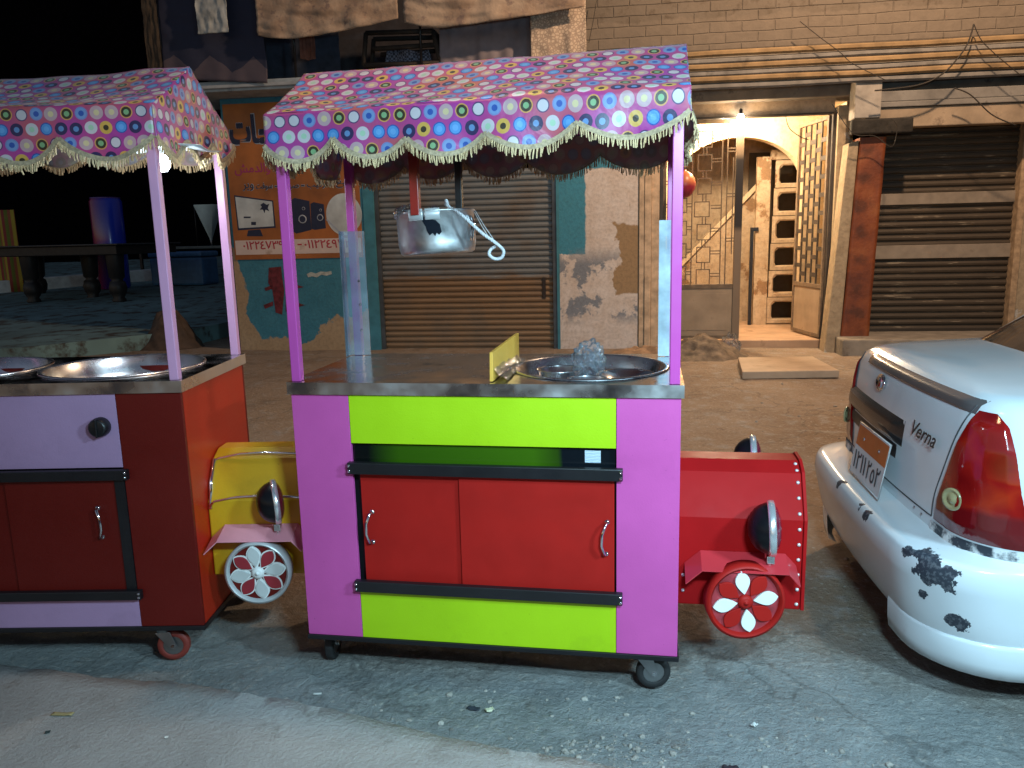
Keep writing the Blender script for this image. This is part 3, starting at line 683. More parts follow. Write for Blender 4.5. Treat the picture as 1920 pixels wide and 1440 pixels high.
def ex_mid(t, co, c, n1, n2):
    x, y, z = xyz(t, co)
    blue = t.mix(n2, BLUE, (.06,.28,.40))
    a = ragged(t, t.math('SUBTRACT', z, t.math('SUBTRACT', 2.50, t.math('MULTIPLY', t.math('MAXIMUM', t.math('SUBTRACT', x, .62), -.02), .0))), n2, .12)
    b = t.math('MULTIPLY', ragged(t, t.math('SUBTRACT', .40, x), n2, .08), ragged(t, t.math('SUBTRACT', z, 1.32), n2, .2))
    c = t.mix(t.math('MAXIMUM', a, b), c, blue)
    # grey-blue flakes and bare render low on the right
    g = t.ramp(t.noise(1.9, 9, .65, co), ((.50,0.0),(.53,1.0)))
    zone = t.math('MULTIPLY', t.ramp(t.math('DIVIDE', z, 3.0), ((.32/3,0.0),(.5/3,1.0),(1.2/3,1.0),(1.45/3,0.0))), 1.0)
    c = t.mix(t.math('MULTIPLY', g, zone), c, (.22,.24,.27))
    h = t.math('MULTIPLY', ragged(t, t.math('SUBTRACT', x, .80), n1, .9), ragged(t, t.math('SUBTRACT', 1.75, z), n1, .5))
    h = t.math('MULTIPLY', h, ragged(t, t.math('SUBTRACT', z, .75), n1, .3))
    return t.mix(h, c, (.33,.22,.12))
mat_mid = plaster('peeling_beige_plaster', PALE, (.50,.39,.30), (.42,.30,.20), .66, 1.3, ex_mid)
mat_plain = plaster('bare_plaster', BEIGE, (.38,.27,.17), (.27,.18,.10), .63, 1.5)
mat_pier = plaster('grey_plaster', (.42,.33,.22), (.25,.19,.12), (.46,.44,.40), .60, 1.9)
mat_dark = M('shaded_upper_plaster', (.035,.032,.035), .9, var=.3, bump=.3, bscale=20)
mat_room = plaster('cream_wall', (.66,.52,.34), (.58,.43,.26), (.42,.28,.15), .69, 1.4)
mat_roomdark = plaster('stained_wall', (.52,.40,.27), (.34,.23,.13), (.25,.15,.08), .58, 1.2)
mat_wood = M('old_wood', (.36,.25,.15), .8, var=.35, scale=14, bump=.3, bscale=40)
mat_conc = M('concrete', (.24,.21,.17), .9, var=.25, scale=5, bump=.35, bscale=45, dirt=(.10,.08,.06))
def brick():
    t = NT('painted_brick'); co = t.coord(); mp = t.n('ShaderNodeMapping'); mp.inputs['Rotation'].default_value = (PI/2, 0, 0)
    wob = t.n('ShaderNodeVectorMath', operation='ADD'); nz = t.n('ShaderNodeTexNoise'); nz.inputs['Scale'].default_value = 2.2; t.L(co, nz.inputs['Vector'])
    scl = t.n('ShaderNodeVectorMath', operation='SCALE'); scl.inputs['Scale'].default_value = .035; t.L(nz.outputs['Color'], scl.inputs[0])
    t.L(co, wob.inputs[0]); t.L(scl.outputs[0], wob.inputs[1]); t.L(wob.outputs[0], mp.inputs[0])
    br = t.n('ShaderNodeTexBrick'); t.L(mp.outputs[0], br.inputs['Vector'])
    for k, v in dict(Scale=1.0).items(): br.inputs[k].default_value = v
    br.inputs['Brick Width'].default_value = .40; br.inputs['Row Height'].default_value = .128; br.inputs['Mortar Size'].default_value = .010; br.inputs['Mortar Smooth'].default_value = .7
    br.inputs['Color1'].default_value = (.155,.125,.095,1); br.inputs['Color2'].default_value = (.12,.097,.072,1); br.inputs['Mortar'].default_value = (.09,.07,.052,1)
    n1 = t.noise(2.4, 8, .65, co); n2 = t.noise(11, 6, .6, co)
    c = t.mix(t.ramp(n1, ((.36,0.0),(.56,.85))), br.outputs[0], (.155,.128,.10))
    c = t.mix(t.ramp(n2, ((.52,0.0),(.70,.7))), c, (.075,.055,.036))
    x, y, z = xyz(t, co); c = t.mix(ragged(t, t.math('SUBTRACT', 4.28, z), n1, .25), c, t.mix(n2, (.13,.105,.08), (.21,.17,.13)))
    t.base(c); t.rough(.9)
    h = t.math('ADD', t.math('MULTIPLY', br.outputs[1], -1.1), t.math('MULTIPLY', n2, .7)); t.bump(h, .7, .02); return t.m
mat_brick = brick()

zfoot = -.15
mb = MB(); mb.box(-4.88,-2.82,0,.3,zfoot,3.66); mb.build('wall', mat_left, bld)
mb = MB(); mb.box(.02,1.12,0,.3,zfoot,3.3); mb.build('wall', mat_mid, bld)
mb = MB(); mb.box(1.12,1.44,.03,.3,zfoot,3.3); mb.box(-2.82,-.0,.02,.3,2.66,3.66); mb.box(1.44,3.68,.02,.3,3.13,3.3); mb.build('wall', mat_plain, bld)
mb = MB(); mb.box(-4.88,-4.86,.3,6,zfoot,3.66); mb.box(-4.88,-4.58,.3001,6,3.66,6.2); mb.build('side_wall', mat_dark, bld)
# blue edging each side of the left shutter
btr = M('blue_trim', (.045,.20,.26), .7, var=.2, dirt=(.30,.26,.20), dthr=.62)
MB().box(-2.82,-2.66,-.012,.3,zfoot,2.66).build('door_surround', btr, bld); MB().box(-.02,.02,-.004,.3,zfoot,2.66).build('door_surround', btr, bld)
# upright weathered boards between wall and gate
mb = MB()
for k, (x0, x1, z1, y) in enumerate(((1.135,1.205,2.45,-.03),(1.208,1.30,2.40,-.045),(1.303,1.41,3.0,-.02),(1.213,1.285,1.02,-.06))): mb.box(x0, x1, y, .03, .02, z1)
mb.build('door_boards', M('bleached_boards', (.52,.38,.25), .8, var=.3, scale=9, bump=.4, bscale=25), bld, bevel=.004)
# pier right of the doorway, its jutting front scorched rusty red
mb = MB(); mb.box(3.70,3.86,-.10,.3,zfoot,3.2); mb.build('pier', mat_pier, bld, bevel=.01)
def rust():
    t = NT('rusty_red_render'); co = t.coord(); x, y, z = xyz(t, co)
    c = t.ramp(t.noise(3.2, 8, .6, co), ((.3,(.10,.022,.008)),(.55,(.21,.052,.013)),(.75,(.30,.10,.03))))
    ph = t.math('ABSOLUTE', t.math('SUBTRACT', t.math('FRACT', t.math('MULTIPLY', z, 2.9)), .5))
    xx = t.math('ABSOLUTE', t.math('MULTIPLY', t.math('SUBTRACT', x, 3.97), 2.2))
    d = t.math('SQRT', t.math('ADD', t.math('MULTIPLY', ph, ph), t.math('MULTIPLY', xx, xx)))
    c = t.mix(t.ramp(t.math('ADD', d, t.math('MULTIPLY', t.math('SUBTRACT', t.noise(5, 6, .6, co), .5), 1.1)), ((.06,.5),(.26,0.0))), c, (.03,.012,.006))
    c = t.mix(t.ramp(t.noise(5, 8, .7, co), ((.68,0.0),(.72,.8))), c, (.50,.46,.42))
    t.base(c); t.rough(.6); t.bump(t.noise(18, 6, .6, co), .5, .015); return t.m
pa, pb = BP(1613,258,-.42), BP(1662,264,-.42); pc, pd = BP(1576,640,-.42), BP(1628,640,-.42)
mb = MB()
def prow(z):
    k = (z-pc.z)/(pa.z-pc.z); return pc.x+(pa.x-pc.x)*k, pd.x+(pb.x-pd.x)*k
def pp(a, b):
    z = -.1+(pa.z+.1)*b; x0, x1 = prow(z); wob = .012*noise.noise(Vector((a*3, b*9, 5)))
    a4 = a*4; c4 = [(x0-.0,-.10),(x0,-.42),(x1,-.42),(x1,.1),(x0,.1)]; i = int(min(a4, 3.999)); f_ = a4-i; p, q = c4[i], c4[(i+1) % 5]
    return Vector((p[0]+(q[0]-p[0])*f_+wob, p[1]+(q[1]-p[1])*f_+wob, z))
mb.grid(pp, 32, 40); 
x0, x1 = prow(pa.z); mb.face([pp(0,1), pp(.25,1), pp(.5,1), pp(.75,1)])
mb.build('pillar', rust(), bld)
mb = MB(); mb.prism([(prow(-.1)[0]-.19,-.1),(prow(-.1)[0]-.004,-.1),(prow(pa.z-.03)[0]-.004,pa.z-.03),(prow(pa.z-.03)[0]-.13,pa.z-.06)], .10, .40, AX((0,0,0),(1,0,0),(0,0,1),(0,-1,0))); mb.build('pillar', mat_pier, bld, bevel=.015)
# raised floor before the right shop
p1 = BP(1600,690,-.75)
mb = MB(); mb.box(3.30+.42,9.0,-.78,.1,-.2,.205); mb.build('plinth', mat_conc, bld, bevel=.02)
# wall right of the second shutter
mb = MB(); mb.box(6.10,9.0,.0,.3,.2,3.3); mb.build('wall', mat_pier, bld)

def shutter(s0, s1, z0, z1, t, pitch, mats, white=()):
    mb = MB(); n = int((z1-z0)/pitch)
    for i in range(n):
        za, zb_ = z0+i*pitch, z0+(i+1)*pitch; pr_ = [(0,za),(-.020,za+pitch*.18),(-.026,za+pitch*.45),(-.018,za+pitch*.76),(.004,za+pitch*.86),(.004,zb_)]
        for (y0,a),(y1,b2) in zip(pr_, pr_[1:]):
            f = mb.face([(s0,t+y0,a),(s1,t+y0,a),(s1,t+y1,b2),(s0,t+y1,b2)]); f.smooth = False
    bmesh.ops.remove_doubles(mb.bm, verts=mb.bm.verts, dist=.0005)
    return mb.build('roller_shutter', mats, bld)
def mat_sh1():
    t = NT('blue_brown_shutter_steel'); co = t.coord(); x, y, z = xyz(t, co); n = t.noise(2.2, 6, .6, co)
    st = t.n('ShaderNodeMapping'); st.inputs['Scale'].default_value = (1.2, 1, 14); t.L(co, st.inputs[0]); n2 = t.noise(1.5, 6, .6, st.outputs[0])
    c = t.mix(n2, (.14,.16,.17), (.24,.25,.245))
    c2 = t.mix(n2, (.19,.115,.06), (.33,.21,.115))
    up = ragged(t, t.math('SUBTRACT', z, 1.02), n2, .35, .06)
    c = t.mix(up, c2, c)
    c = t.mix(t.ramp(n, ((.45,0.0),(.70,.75))), c, (.18,.135,.095)); t.base(c); t.rough(.55); t.b.inputs['Metallic'].default_value = .25
    t.bump(t.noise(30, 5, .6, co), .2, .006); return t.m
def mat_sh2():
    t = NT('flaking_brown_shutter_steel'); co = t.coord(); st = t.n('ShaderNodeMapping'); st.inputs['Scale'].default_value = (1.0, 1, 9); t.L(co, st.inputs[0])
    n2 = t.noise(1.8, 8, .65, st.outputs[0]); n = t.noise(1.1, 5, .6, co)
    c = t.mix(n2, (.035,.026,.017), (.11,.082,.055))
    c = t.mix(t.ramp(n2, ((.60,0.0),(.635,.8))), c, (.26,.215,.15)); c = t.mix(t.ramp(n, ((.5,0.0),(.75,.6))), c, (.03,.022,.015))
    t.base(c); t.rough(.6); t.b.inputs['Metallic'].default_value = .2; t.bump(t.noise(30, 5, .6, co), .25, .006); return t.m
sh1 = shutter(-2.66, -.02, zfoot, 2.62, .10, .082, mat_sh1())
rst = M('rail_steel', (.07,.08,.09), .5, .4, var=.3)
MB().box(-2.66,-2.60,.02,.12,zfoot,2.62).build('guide_rail', rst, sh1); MB().box(-.08,-.02,.02,.12,zfoot,2.62).build('guide_rail', rst, sh1)
mb = MB(); mb.box(-.24,-.19,.062,.078,.72,1.02); mb.build('lock_bar', M('dark_steel', (.04,.03,.025), .5, .5), sh1, bevel=.004)
sh2 = shutter(4.16, 6.08, .20, 3.0, .12, .088, mat_sh2())
for za, zb_ in ((W(1650,385,.08)[1], W(1650,364,.08)[1]), (W(1640,486,.08)[1], W(1640,461,.08)[1])):
    MB().box(4.16,6.08,.070,.098,za,zb_).build('cream_slat', M('cream_slat_paint', (.24,.20,.155), .7, var=.2, dirt=(.10,.07,.04), dthr=.63), sh2, bevel=.004)
MB().box(4.16,6.08,.060,.11,.206,.245).build('bottom_bar', M('dark_steel_bar', (.05,.04,.03), .5, .4), sh2, bevel=.004)
MB().box(6.02,6.10,-.03,.14,.2,3.0).build('guide_rail', mat_wood, sh2)

# beam and painted cornice over the doorway and right shop
mb = MB(); mb.box(.02,9.0,-.20,.3,3.30,3.45); mb.build('lintel', M('stained_lintel', (.20,.175,.15), .9, var=.35, scale=3, bump=.4, bscale=18, dirt=(.04,.035,.03), dthr=.55), bld, bevel=.01)
mb = MB(); mb.box(3.95,9.0,-.40,-.2,2.86,3.10); mb.build('shop_lintel', M('tan_lintel', (.31,.24,.17), .9, var=.3, scale=3, bump=.4, bscale=18, dirt=(.07,.05,.04), dthr=.6), bld, bevel=.012)
mb = MB(); mb.box(3.95,9.0,-.43,-.2,3.104,3.17); mb.box(3.95,9.0,-.41,-.2,3.174,3.30); mb.build('shop_lintel', M('grey_lintel', (.20,.19,.175), .9, var=.35, scale=3, bump=.4, bscale=18, dirt=(.05,.045,.04), dthr=.6), bld, bevel=.01)
mb = MB(); mb.box(3.80,4.12,-.46,-.2,2.98,3.46); mb.build('bracket_block', M('pale_block', (.34,.31,.27), .9, var=.25, bump=.3, bscale=25, dirt=(.08,.07,.06)), bld, bevel=.012)
MB().box(3.76,4.50,-.52,-.405,2.78,2.965).build('burnt_ledge', M('burnt_timber', (.025,.022,.018), .95, var=.5, scale=9, bump=.8, bscale=18), bld, bevel=.02)
mb = MB()
zt_, zb2 = W(1110,108,-.55)[1], 3.40
nb = 3
cols_ = [M('grey_band', (.20,.19,.175), .9, var=.35, scale=4, bump=.4, bscale=14, dirt=(.06,.05,.04), dthr=.62), M('tan_band', (.27,.18,.09), .9, var=.35, scale=4, bump=.4, bscale=14, dirt=(.10,.07,.04), dthr=.62)]
for k in range(2):
    mb = MB()
    for i in range(nb*2):
        if i % 2 != k: continue
        za = zb2+(zt_-zb2)*i/(nb*2); zc_ = zb2+(zt_-zb2)*(i+1)/(nb*2); dep = -.50-.012*i-(.02 if k else 0)
        n = 60
        for j in range(n):
            sa, sb_ = .36+(9-.36)*j/n, .36+(9-.36)*(j+1)/n
            q = lambda s: .012*noise.noise(Vector((s*.9, i*.7, 2)))
            for (yA, zA), (yB, zB) in (((dep+.015, za),(dep-.008, za+(zc_-za)*.3)),((dep-.008, za+(zc_-za)*.3),(dep-.008, za+(zc_-za)*.75)),((dep-.008, za+(zc_-za)*.75),(dep+.012, zc_))):
                mb.face([(sa,yA,zA+q(sa)),(sb_,yA,zA+q(sb_)),(sb_,yB,zB+q(sb_)),(sa,yB,zB+q(sa))])
    bmesh.ops.remove_doubles(mb.bm, verts=mb.bm.verts, dist=.001)
    mb.build('cornice', cols_[k], bld)
mb = MB(); mb.box(.36,9.0,-.47,.3,3.452,zt_); mb.build('cornice_core', mat_conc, bld)
# upper storey: brick on the right, an open balcony full of washing on the left
zbk = zt_+.004
mb = MB(); mb.box(.40,9.0,-.50,.3,zbk,6.4); mb.build('upper_wall', mat_brick, bld, bevel=.03)
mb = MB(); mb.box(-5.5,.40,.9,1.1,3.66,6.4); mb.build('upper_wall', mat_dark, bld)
mb = MB(); mb.box(-5.55,.36,-.55,.9,3.665,3.80); mb.build('balcony_floor', M('pale_slab_edge', (.36,.40,.42), .85, var=.25, bump=.3, bscale=30, dirt=(.08,.08,.08)), bld, bevel=.012)
mb = MB(); mb.box(-5.55,.36,-.60,-.552,3.70,3.745); mb.build('balcony_pipe', M('pale_pipe', (.34,.36,.37), .6, var=.2), bld, bevel=.01)
mb = MB(); mb.tube([(-5.5,-.5,4.95),(.3,-.5,4.95)], .02, 8)
for s in (-5.4,-3.5,-1.75,.1): mb.tube([(s,-.5,3.8),(s,-.5,4.95)], .018, 8)
mb.build('balcony_rail', black, bld)

# ---------------- the lit entrance
S0, S1, DZ = 1.44, 3.68, 3.12
mb = MB()
mb.box(S0,4.2,.02,3.2,-.15,.10); mb.build('entrance_floor', M('stone_floor', (.42,.28,.18), .75, var=.2, scale=3, bump=.2, bscale=30, dirt=(.22,.14,.08)), bld, bevel=.01)
mb = MB()
mb.box(S0-.1,S0,.30,3.2,.1,3.3); mb.box(3.90,4.0,.30,3.2,.1,3.3)       # side walls
mb.build('hall_wall', mat_room, bld)
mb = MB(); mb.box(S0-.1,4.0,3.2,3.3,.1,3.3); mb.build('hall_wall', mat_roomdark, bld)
mb = MB(); mb.box(S0-.1,4.0,.30,3.3,3.3,3.4); mb.build('hall_ceiling', mat_room, bld)
# arch across the hall
ac, aw, az, ah = 2.62, .93, 2.30, .68; ta, tb_ = 1.15, 1.40; sR = 3.90
n = 28; arc = [(ac+aw*math.cos(PI-PI*i/n), az+ah*math.sin(PI-PI*i/n)) for i in range(n+1)]
mb = MB()
def arch_face(t, rev):
    poly = [(S0,.1),(S0,3.3),(sR,3.3),(sR,.1),(ac+aw,.1)]+arc[::-1]+[(ac-aw,.1)]
    # strips keep the faces simple
    for (xa,za),(xb,zb_) in zip(arc, arc[1:]): mb.face([(xa,t,za),(xb,t,zb_),(xb,t,3.3),(xa,t,3.3)])
    mb.face([(S0,t,.1),(ac-aw,t,.1),(ac-aw,t,3.3),(S0,t,3.3)]); mb.face([(ac+aw,t,.1),(sR,t,.1),(sR,t,3.3),(ac+aw,t,3.3)])
arch_face(ta, 0); arch_face(tb_, 1)
full = [(ac-aw,.1)]+arc+[(ac+aw,.1)]
for (xa,za),(xb,zb_) in zip(full, full[1:]): mb.face([(xa,ta,za),(xb,ta,zb_),(xb,tb_,zb_),(xa,tb_,za)])
bmesh.ops.remove_doubles(mb.bm, verts=mb.bm.verts, dist=.001)
mb.build('arch', mat_room, bld)
# stair flank climbing to the right behind the arch
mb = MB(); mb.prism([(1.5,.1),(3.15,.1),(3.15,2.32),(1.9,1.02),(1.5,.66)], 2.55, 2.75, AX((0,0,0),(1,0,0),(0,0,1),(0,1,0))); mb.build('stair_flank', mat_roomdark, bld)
mb = MB(); mb.prism([(1.5,.66),(1.9,1.02),(3.15,2.32),(3.15,2.42),(1.88,1.10),(1.5,.76)], 2.50, 2.55, AX((0,0,0),(1,0,0),(0,0,1),(0,1,0))); mb.build('stair_string', mat_room, bld)
# column of open concrete blocks
q0, q1 = W(1436,585,1.9), W(1500,290,1.9)
bx0, bw, bh, nbk = 3.24, .50, .43, 6
scr = MB()
for k in range(nbk):
    z0 = .12+k*bh; rot = BW
    x0 = bx0+k*.012; x1 = x0+bw; ow = [(x0,z0),(x1,z0),(x1,z0+bh-.012),(x0,z0+bh-.012)]
    iw = [(x0+.10,z0+.07),(x1-.07,z0+.07),(x1-.04,z0+.11),(x1-.04,z0+bh-.15),(x1-.09,z0+bh-.085),(x0+.13,z0+bh-.085),(x0+.075,z0+bh-.14),(x0+.075,z0+.11)]
    om = [(x0,z0+.11),(x0,z0)] 
    o8 = [(x0,z0),(x1,z0),(x1,z0+.11),(x1,z0+bh-.15),(x1,z0+bh-.012),(x0,z0+bh-.012),(x0,z0+bh-.14),(x0,z0+.11)]
    o8 = [o8[0],o8[1],o8[2],o8[3],o8[4],o8[5],o8[6],o8[7]]
    for t, tt in ((1.95,2.13),):
        A = [scr.bm.verts.new((x,t,z)) for x, z in o8]; B = [scr.bm.verts.new((x,t+.02,z)) for x, z in iw]
        B0 = [scr.bm.verts.new((x,t,z)) for x, z in [(ax+(ix-ax)*.72, az_+(iz-az_)*.72) for (ax,az_),(ix,iz) in zip(o8, iw)]]
        C2 = [scr.bm.verts.new((x,tt,z)) for x, z in iw]
        for i in range(8):
            j = (i+1) % 8
            scr.bm.faces.new((A[i],A[j],B0[j],B0[i])); scr.bm.faces.new((B0[i],B0[j],B[j],B[i])); scr.bm.faces.new((B[i],B[j],C2[j],C2[i]))
scr.build('block_screen', mat_roomdark, bld)
mb = MB(); mb.box(bx0-.22,bx0-.01,1.93,2.05,.1,2.75); mb.box(bx0-.01,bx0+bw+.1,1.93,2.05,.12+nbk*bh,2.85); mb.build('screen_frame', mat_roomdark, bld)
mb = MB(); mb.box(bx0-.30,bx0-.25,1.9,1.95,.1,1.62); mb.box(bx0-.30,bx0-.18,1.9,1.95,1.60,1.66); mb.build('iron_post', black, bld)
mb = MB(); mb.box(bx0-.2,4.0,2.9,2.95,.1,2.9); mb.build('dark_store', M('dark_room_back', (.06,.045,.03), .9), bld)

# iron gate: left leaf shut, right leaf swung in
iron = M('gate_iron', (.16,.115,.075), .7, var=.3, scale=12, bump=.2, bscale=60)
iron_dark = M('gate_stile_iron', (.045,.036,.03), .6, var=.4, scale=3)
stile_m = NT('banded_gate_stile'); _x, _y, _z = xyz(stile_m, stile_m.coord()); stile_m.base(stile_m.mix(stile_m.ramp(stile_m.math('DIVIDE', _z, 4.0), ((.0,(1,1,1)),(.40,(1,1,1)),(.42,(0,0,0)),(.64,(0,0,0)),(.66,(1,1,1)))), (.022,.016,.014), (.20,.145,.095))); stile_m.rough(.6); stile_m = stile_m.m  # brown stile with a darker band above mid-height
sheet = M('gate_sheet', (.33,.25,.17), .75, var=.22, scale=3, bump=.2, bscale=30, dirt=(.13,.09,.06), dthr=.6)
gl = MB(); gx0, gx1, gz = 1.46, 2.50, .12
leafm = MB(); leafm.box(gx0,gx0+.045,.03,.07,gz,3.10); leafm.box(gx0+.046,gx1-.071,.03,.07,.83,.89); leafm.box(gx0+.046,gx1-.071,.03,.07,gz,.17); leafm.box(gx0+.046,gx1-.071,.03,.07,3.05,3.10)
gate = leafm.build('gate_leaf', iron, bld, bevel=.003)
MB().box(gx1-.07,gx1+.03,.02,.08,gz,3.12).build('gate_stile', stile_m, gate, bevel=.004)
MB().box(gx0+.046,gx1-.071,.042,.05,.17,.83).build('gate_panel', sheet, gate)
MB().box(gx0+.12,gx1-.14,.036,.042,.24,.76).build('gate_panel', sheet, gate, bevel=.003)
gr = MB(); y0, y1 = .04, .055; b = .014
def bar(xa, za, xb, zb_):
    if abs(xb-xa) > abs(zb_-za): gr.box(min(xa,xb), max(xa,xb), y0, y1, za-b/2, za+b/2)
    else: gr.box(xa-b/2, xa+b/2, y0+.001, y1+.001, min(za,zb_), max(za,zb_))
def sq(cx, cz, w, h):
    bar(cx-w/2-b/2, cz-h/2, cx+w/2+b/2, cz-h/2); bar(cx-w/2-b/2, cz+h/2, cx+w/2+b/2, cz+h/2); bar(cx-w/2, cz-h/2, cx-w/2, cz+h/2); bar(cx+w/2, cz-h/2, cx+w/2, cz+h/2)
cA, cB, cC = 1.70, 2.02, 2.28
zs = [1.05+.31*i for i in range(7)]
for i, z in enumerate(zs):
    sq(cA, z, .17, .19)
    if i < 6:
        for d in (-.022,.022): bar(cA+d, z+.095, cA+d, z+.215)
    for d in (-.02,.02): bar(cA+.085, z+d, cA+.155, z+d)
    for d in (-.02,.02): bar(gx0+.046, z+d, cA-.085, z+d)
for i, z in enumerate([.99+.31*i for i in range(7)]):
    if i == 3: sq(cB-.03, z, .20, .20)
    else: sq(cB, z, .18, .21)
    if i < 6:
        for d in (-.022,.022): bar(cB+d, z+.105, cB+d, z+.205)
    for d in (-.02,.02): bar(cB+.09, z+d+.03, cC-.03, z+d+.03)
for d in (-.03,.0+.04): bar(cC+d, .89, cC+d, 3.05)
bar(2.40, 1.3, 2.40, 2.6)
for z in (1.5,2.1,2.7): 
    for d in (-.02,.02): bar(cC+.04, z+d, gx1-.07, z+d)
for x in (cA+.155,): bar(x, .89, x, 3.05)
gr.build('gate_grille', iron, gate)
# right leaf, hinged on the right jamb
rl = bpy.data.objects.new('gate_leaf', None); col.objects.link(rl); rl.parent = bld; rl.location = (3.64,.06,0); ang = math.radians(101); rl.rotation_euler = (0,0,ang)
Lw = .98
mb = MB(); mb.box(0,.05,-.02,.02,gz,3.10); mb.box(Lw-.05,Lw,-.02,.02,gz,3.10); mb.box(.05,Lw-.05,-.02,.02,.80,.86); mb.box(.05,Lw-.05,-.02,.02,gz,.17); mb.box(.05,Lw-.05,-.02,.02,3.05,3.1); mb.build('leaf_frame', iron, rl, bevel=.003)
MB().box(.05,Lw-.05,-.005,.005,.17,.80).build('gate_panel', sheet, rl)
gr = MB()
xs = [.05+(Lw-.10)*k/5 for k in range(6)]
for x in xs[1:-1]: gr.box(x-.012, x+.012, -.010, .010, .86, 3.05)
for k in range(5):
    n = 9
    for j in range(n):
        z = .86+(2.19)*(j+(.5 if k % 2 else 1.0))/n
        if z < 3.03: gr.box(xs[k]+.013, xs[k+1]-.013, -.010, .010, z-.03, z+.03)
gr.build('gate_grille', iron_dark, rl)
# frame of the doorway
mb = MB(); mb.box(3.655,3.70,-.02,.09,.1,3.13); mb.box(S0,3.655,-.02,.09,3.105,3.13); mb.box(1.415,1.458,-.02,.09,.1,3.13); mb.build('door_frame', iron_dark, bld, bevel=.003)
# lamp over the doorway
lw = BW @ BP(1389,218,-.06)
dl = thing('door_lamp', 'bare bright bulb burning at the top of the iron gate', 'lamp', lw)
MB().lathe([(.001,-.075),(.026,-.070),(.045,-.045),(.048,-.020),(.034,.010),(.022,.03)], 20).build('bulb', EM('door_bulb_glow', (1.0,.93,.80), 45), dl)
MB().lathe([(.024,.03),(.024,.08),(.012,.10),(.001,.10)], 16).build('socket', black, dl)

# ---------------- shop poster
PT = -.018
p00 = BP(448,487,PT); p10 = BP(678,487,PT); p11 = BP(672,190,PT)
px0, px1, pz0, pz1 = -4.84, -2.86, p00.z, W(500,192,PT)[1]
sg = thing('shop_sign', 'orange shop poster with dark blue Arabic lettering and red phone numbers', 'sign', BW @ Vector((px0, -.002, pz0)), WROT)
pw_, ph_ = px1-px0, pz1-pz0
def SX(u, v): p = BP(u, v, PT); return p.x-px0, p.z-pz0
MB().box(0, pw_, -.014, 0, 0, ph_).build('poster_sheet', M('orange_print', (.33,.105,.022), .6, var=.4, scale=1.6), sg)
LM = lambda x, z, d=.0145: AX((x,-d,z),(1,0,0),(0,0,1),(0,-1,0))
ink = M('navy_ink', (.012,.018,.05), .6); redink = M('red_ink', (.42,.03,.05), .6); mag = M('magenta_ink', (.34,.03,.12), .6); greyink = M('outline_ink', (.34,.38,.44), .6); cr = M('cream_strip', (.62,.50,.44), .6, var=.12, scale=3, dirt=(.45,.33,.26)); white_i = M('white_print', (.48,.52,.52), .6, var=.25, scale=4)
x, z = SX(447,452); x2, z2 = SX(660,446)
MB().box(.02, pw_-.02, -.0165, -.0142, SX(450,478)[1], z2).build('number_strip', cr, sg)
zz0, zz1 = SX(470,468)[1], SX(470,453)[1]
xa, xb = SX(456,460)[0], SX(551,460)[0]
text('phone_number', '\u0660\u0661\u0662\u0662\u0664\u0667\u0663\u0669\u0660\u0667', redink, sg, LM(xa, zz0, .0168), xb-xa, zz1-zz0, bold=.9)
xa, xb = SX(571,460)[0], SX(659,460)[0]
text('phone_number', '\u0660\u0661\u0661\u0662\u0662\u0664\u0669\u0667\u0663', redink, sg, LM(xa, zz0, .0168), xb-xa, zz1-zz0, bold=.9)
xa, xb = SX(558,460)[0], SX(566,460)[0]
MB().box(xa, xb, -.018, -.0168, (zz0+zz1)/2-.01, (zz0+zz1)/2+.01).build('dash', redink, sg)
# big word, its visible end
xa, za = SX(432,272); xb, zb_ = SX(514,216)
for w_, ua, ub in (('\ufe95\ufe8e', 432, 484), ('\ufef3', 487, 513)):
    xa = SX(ua, 272)[0]; ww = SX(ub, 272)[0]-xa
    text('big_word_outline', w_, greyink, sg, LM(xa-.012, za-.012, .0145), ww+.024, zb_-za+.024, bold=1.8)
    text('big_word', w_, ink, sg, LM(xa, za, .0165), ww, zb_-za, bold=1.8)
xa, za = SX(441,330); xb, zb_ = SX(505,305)
text('second_line', '\ufeb6\ufee3\ufeaa\ufedf\ufe8d\ufeed', mag, sg, LM(xa, za, .0145), xb-xa, zb_-za, bold=.7)
xa, za = SX(456,358); xb, zb_ = SX(655,338)
words = ['\ufeae\ufef3\ufeed', '\ufe96\ufed3\ufeee\ufeb3', '-', '\ufe94\ufee7\ufe8e\ufef4\ufebb', '-', '\ufe90\ufef4\ufedb\ufeae\ufe97', '-', '\ufeca\ufef4\ufe91']
share = [.10, .155, .03, .17, .03, .19, .03, .125]; gap = (1-sum(share))/7; pos = 0
for w_, f_ in zip(words, share):
    q = xa+(xb-xa)*pos; ww = (xb-xa)*f_; hh_ = (zb_-za)*(.16 if w_ == '-' else 1); oz = (zb_-za)*.4 if w_ == '-' else 0
    text('services_outline', w_, greyink, sg, LM(q-.005, za-.005+oz, .0145), ww+.01, hh_+.010, bold=.9)
    text('services', w_, ink, sg, LM(q, za+oz, .0165), ww, hh_, bold=.5); pos += f_+gap
def poly(name, uv, mat, d0, d1):
    MB().prism([SX(u, v) for u, v in uv], d0, d1, AX((0,0,0),(1,0,0),(0,0,1),(0,-1,0))).build(name, mat, sg)
poly('monitor_picture', [(439,366),(512,376),(517,427),(446,432)], ink, .0142, .0155)
poly('monitor_screen', [(441,369),(510,378),(514,424),(448,428)], white_i, .0155, .0165)
poly('monitor_stand', [(465,432),(488,430),(493,443),(463,443)], ink, .0142, .0155)
poly('splash_print', [(488,384),(494,380),(500,384),(505,382),(502,390),(505,396),(498,393),(496,400),(493,393),(487,393),(491,388)], ink, .0165, .017)
poly('small_print', [(457,406),(470,406),(470,409),(457,409)], ink, .0165, .017)
poly('small_print', [(471,416),(480,416),(480,422),(471,422)], ink, .0165, .017)
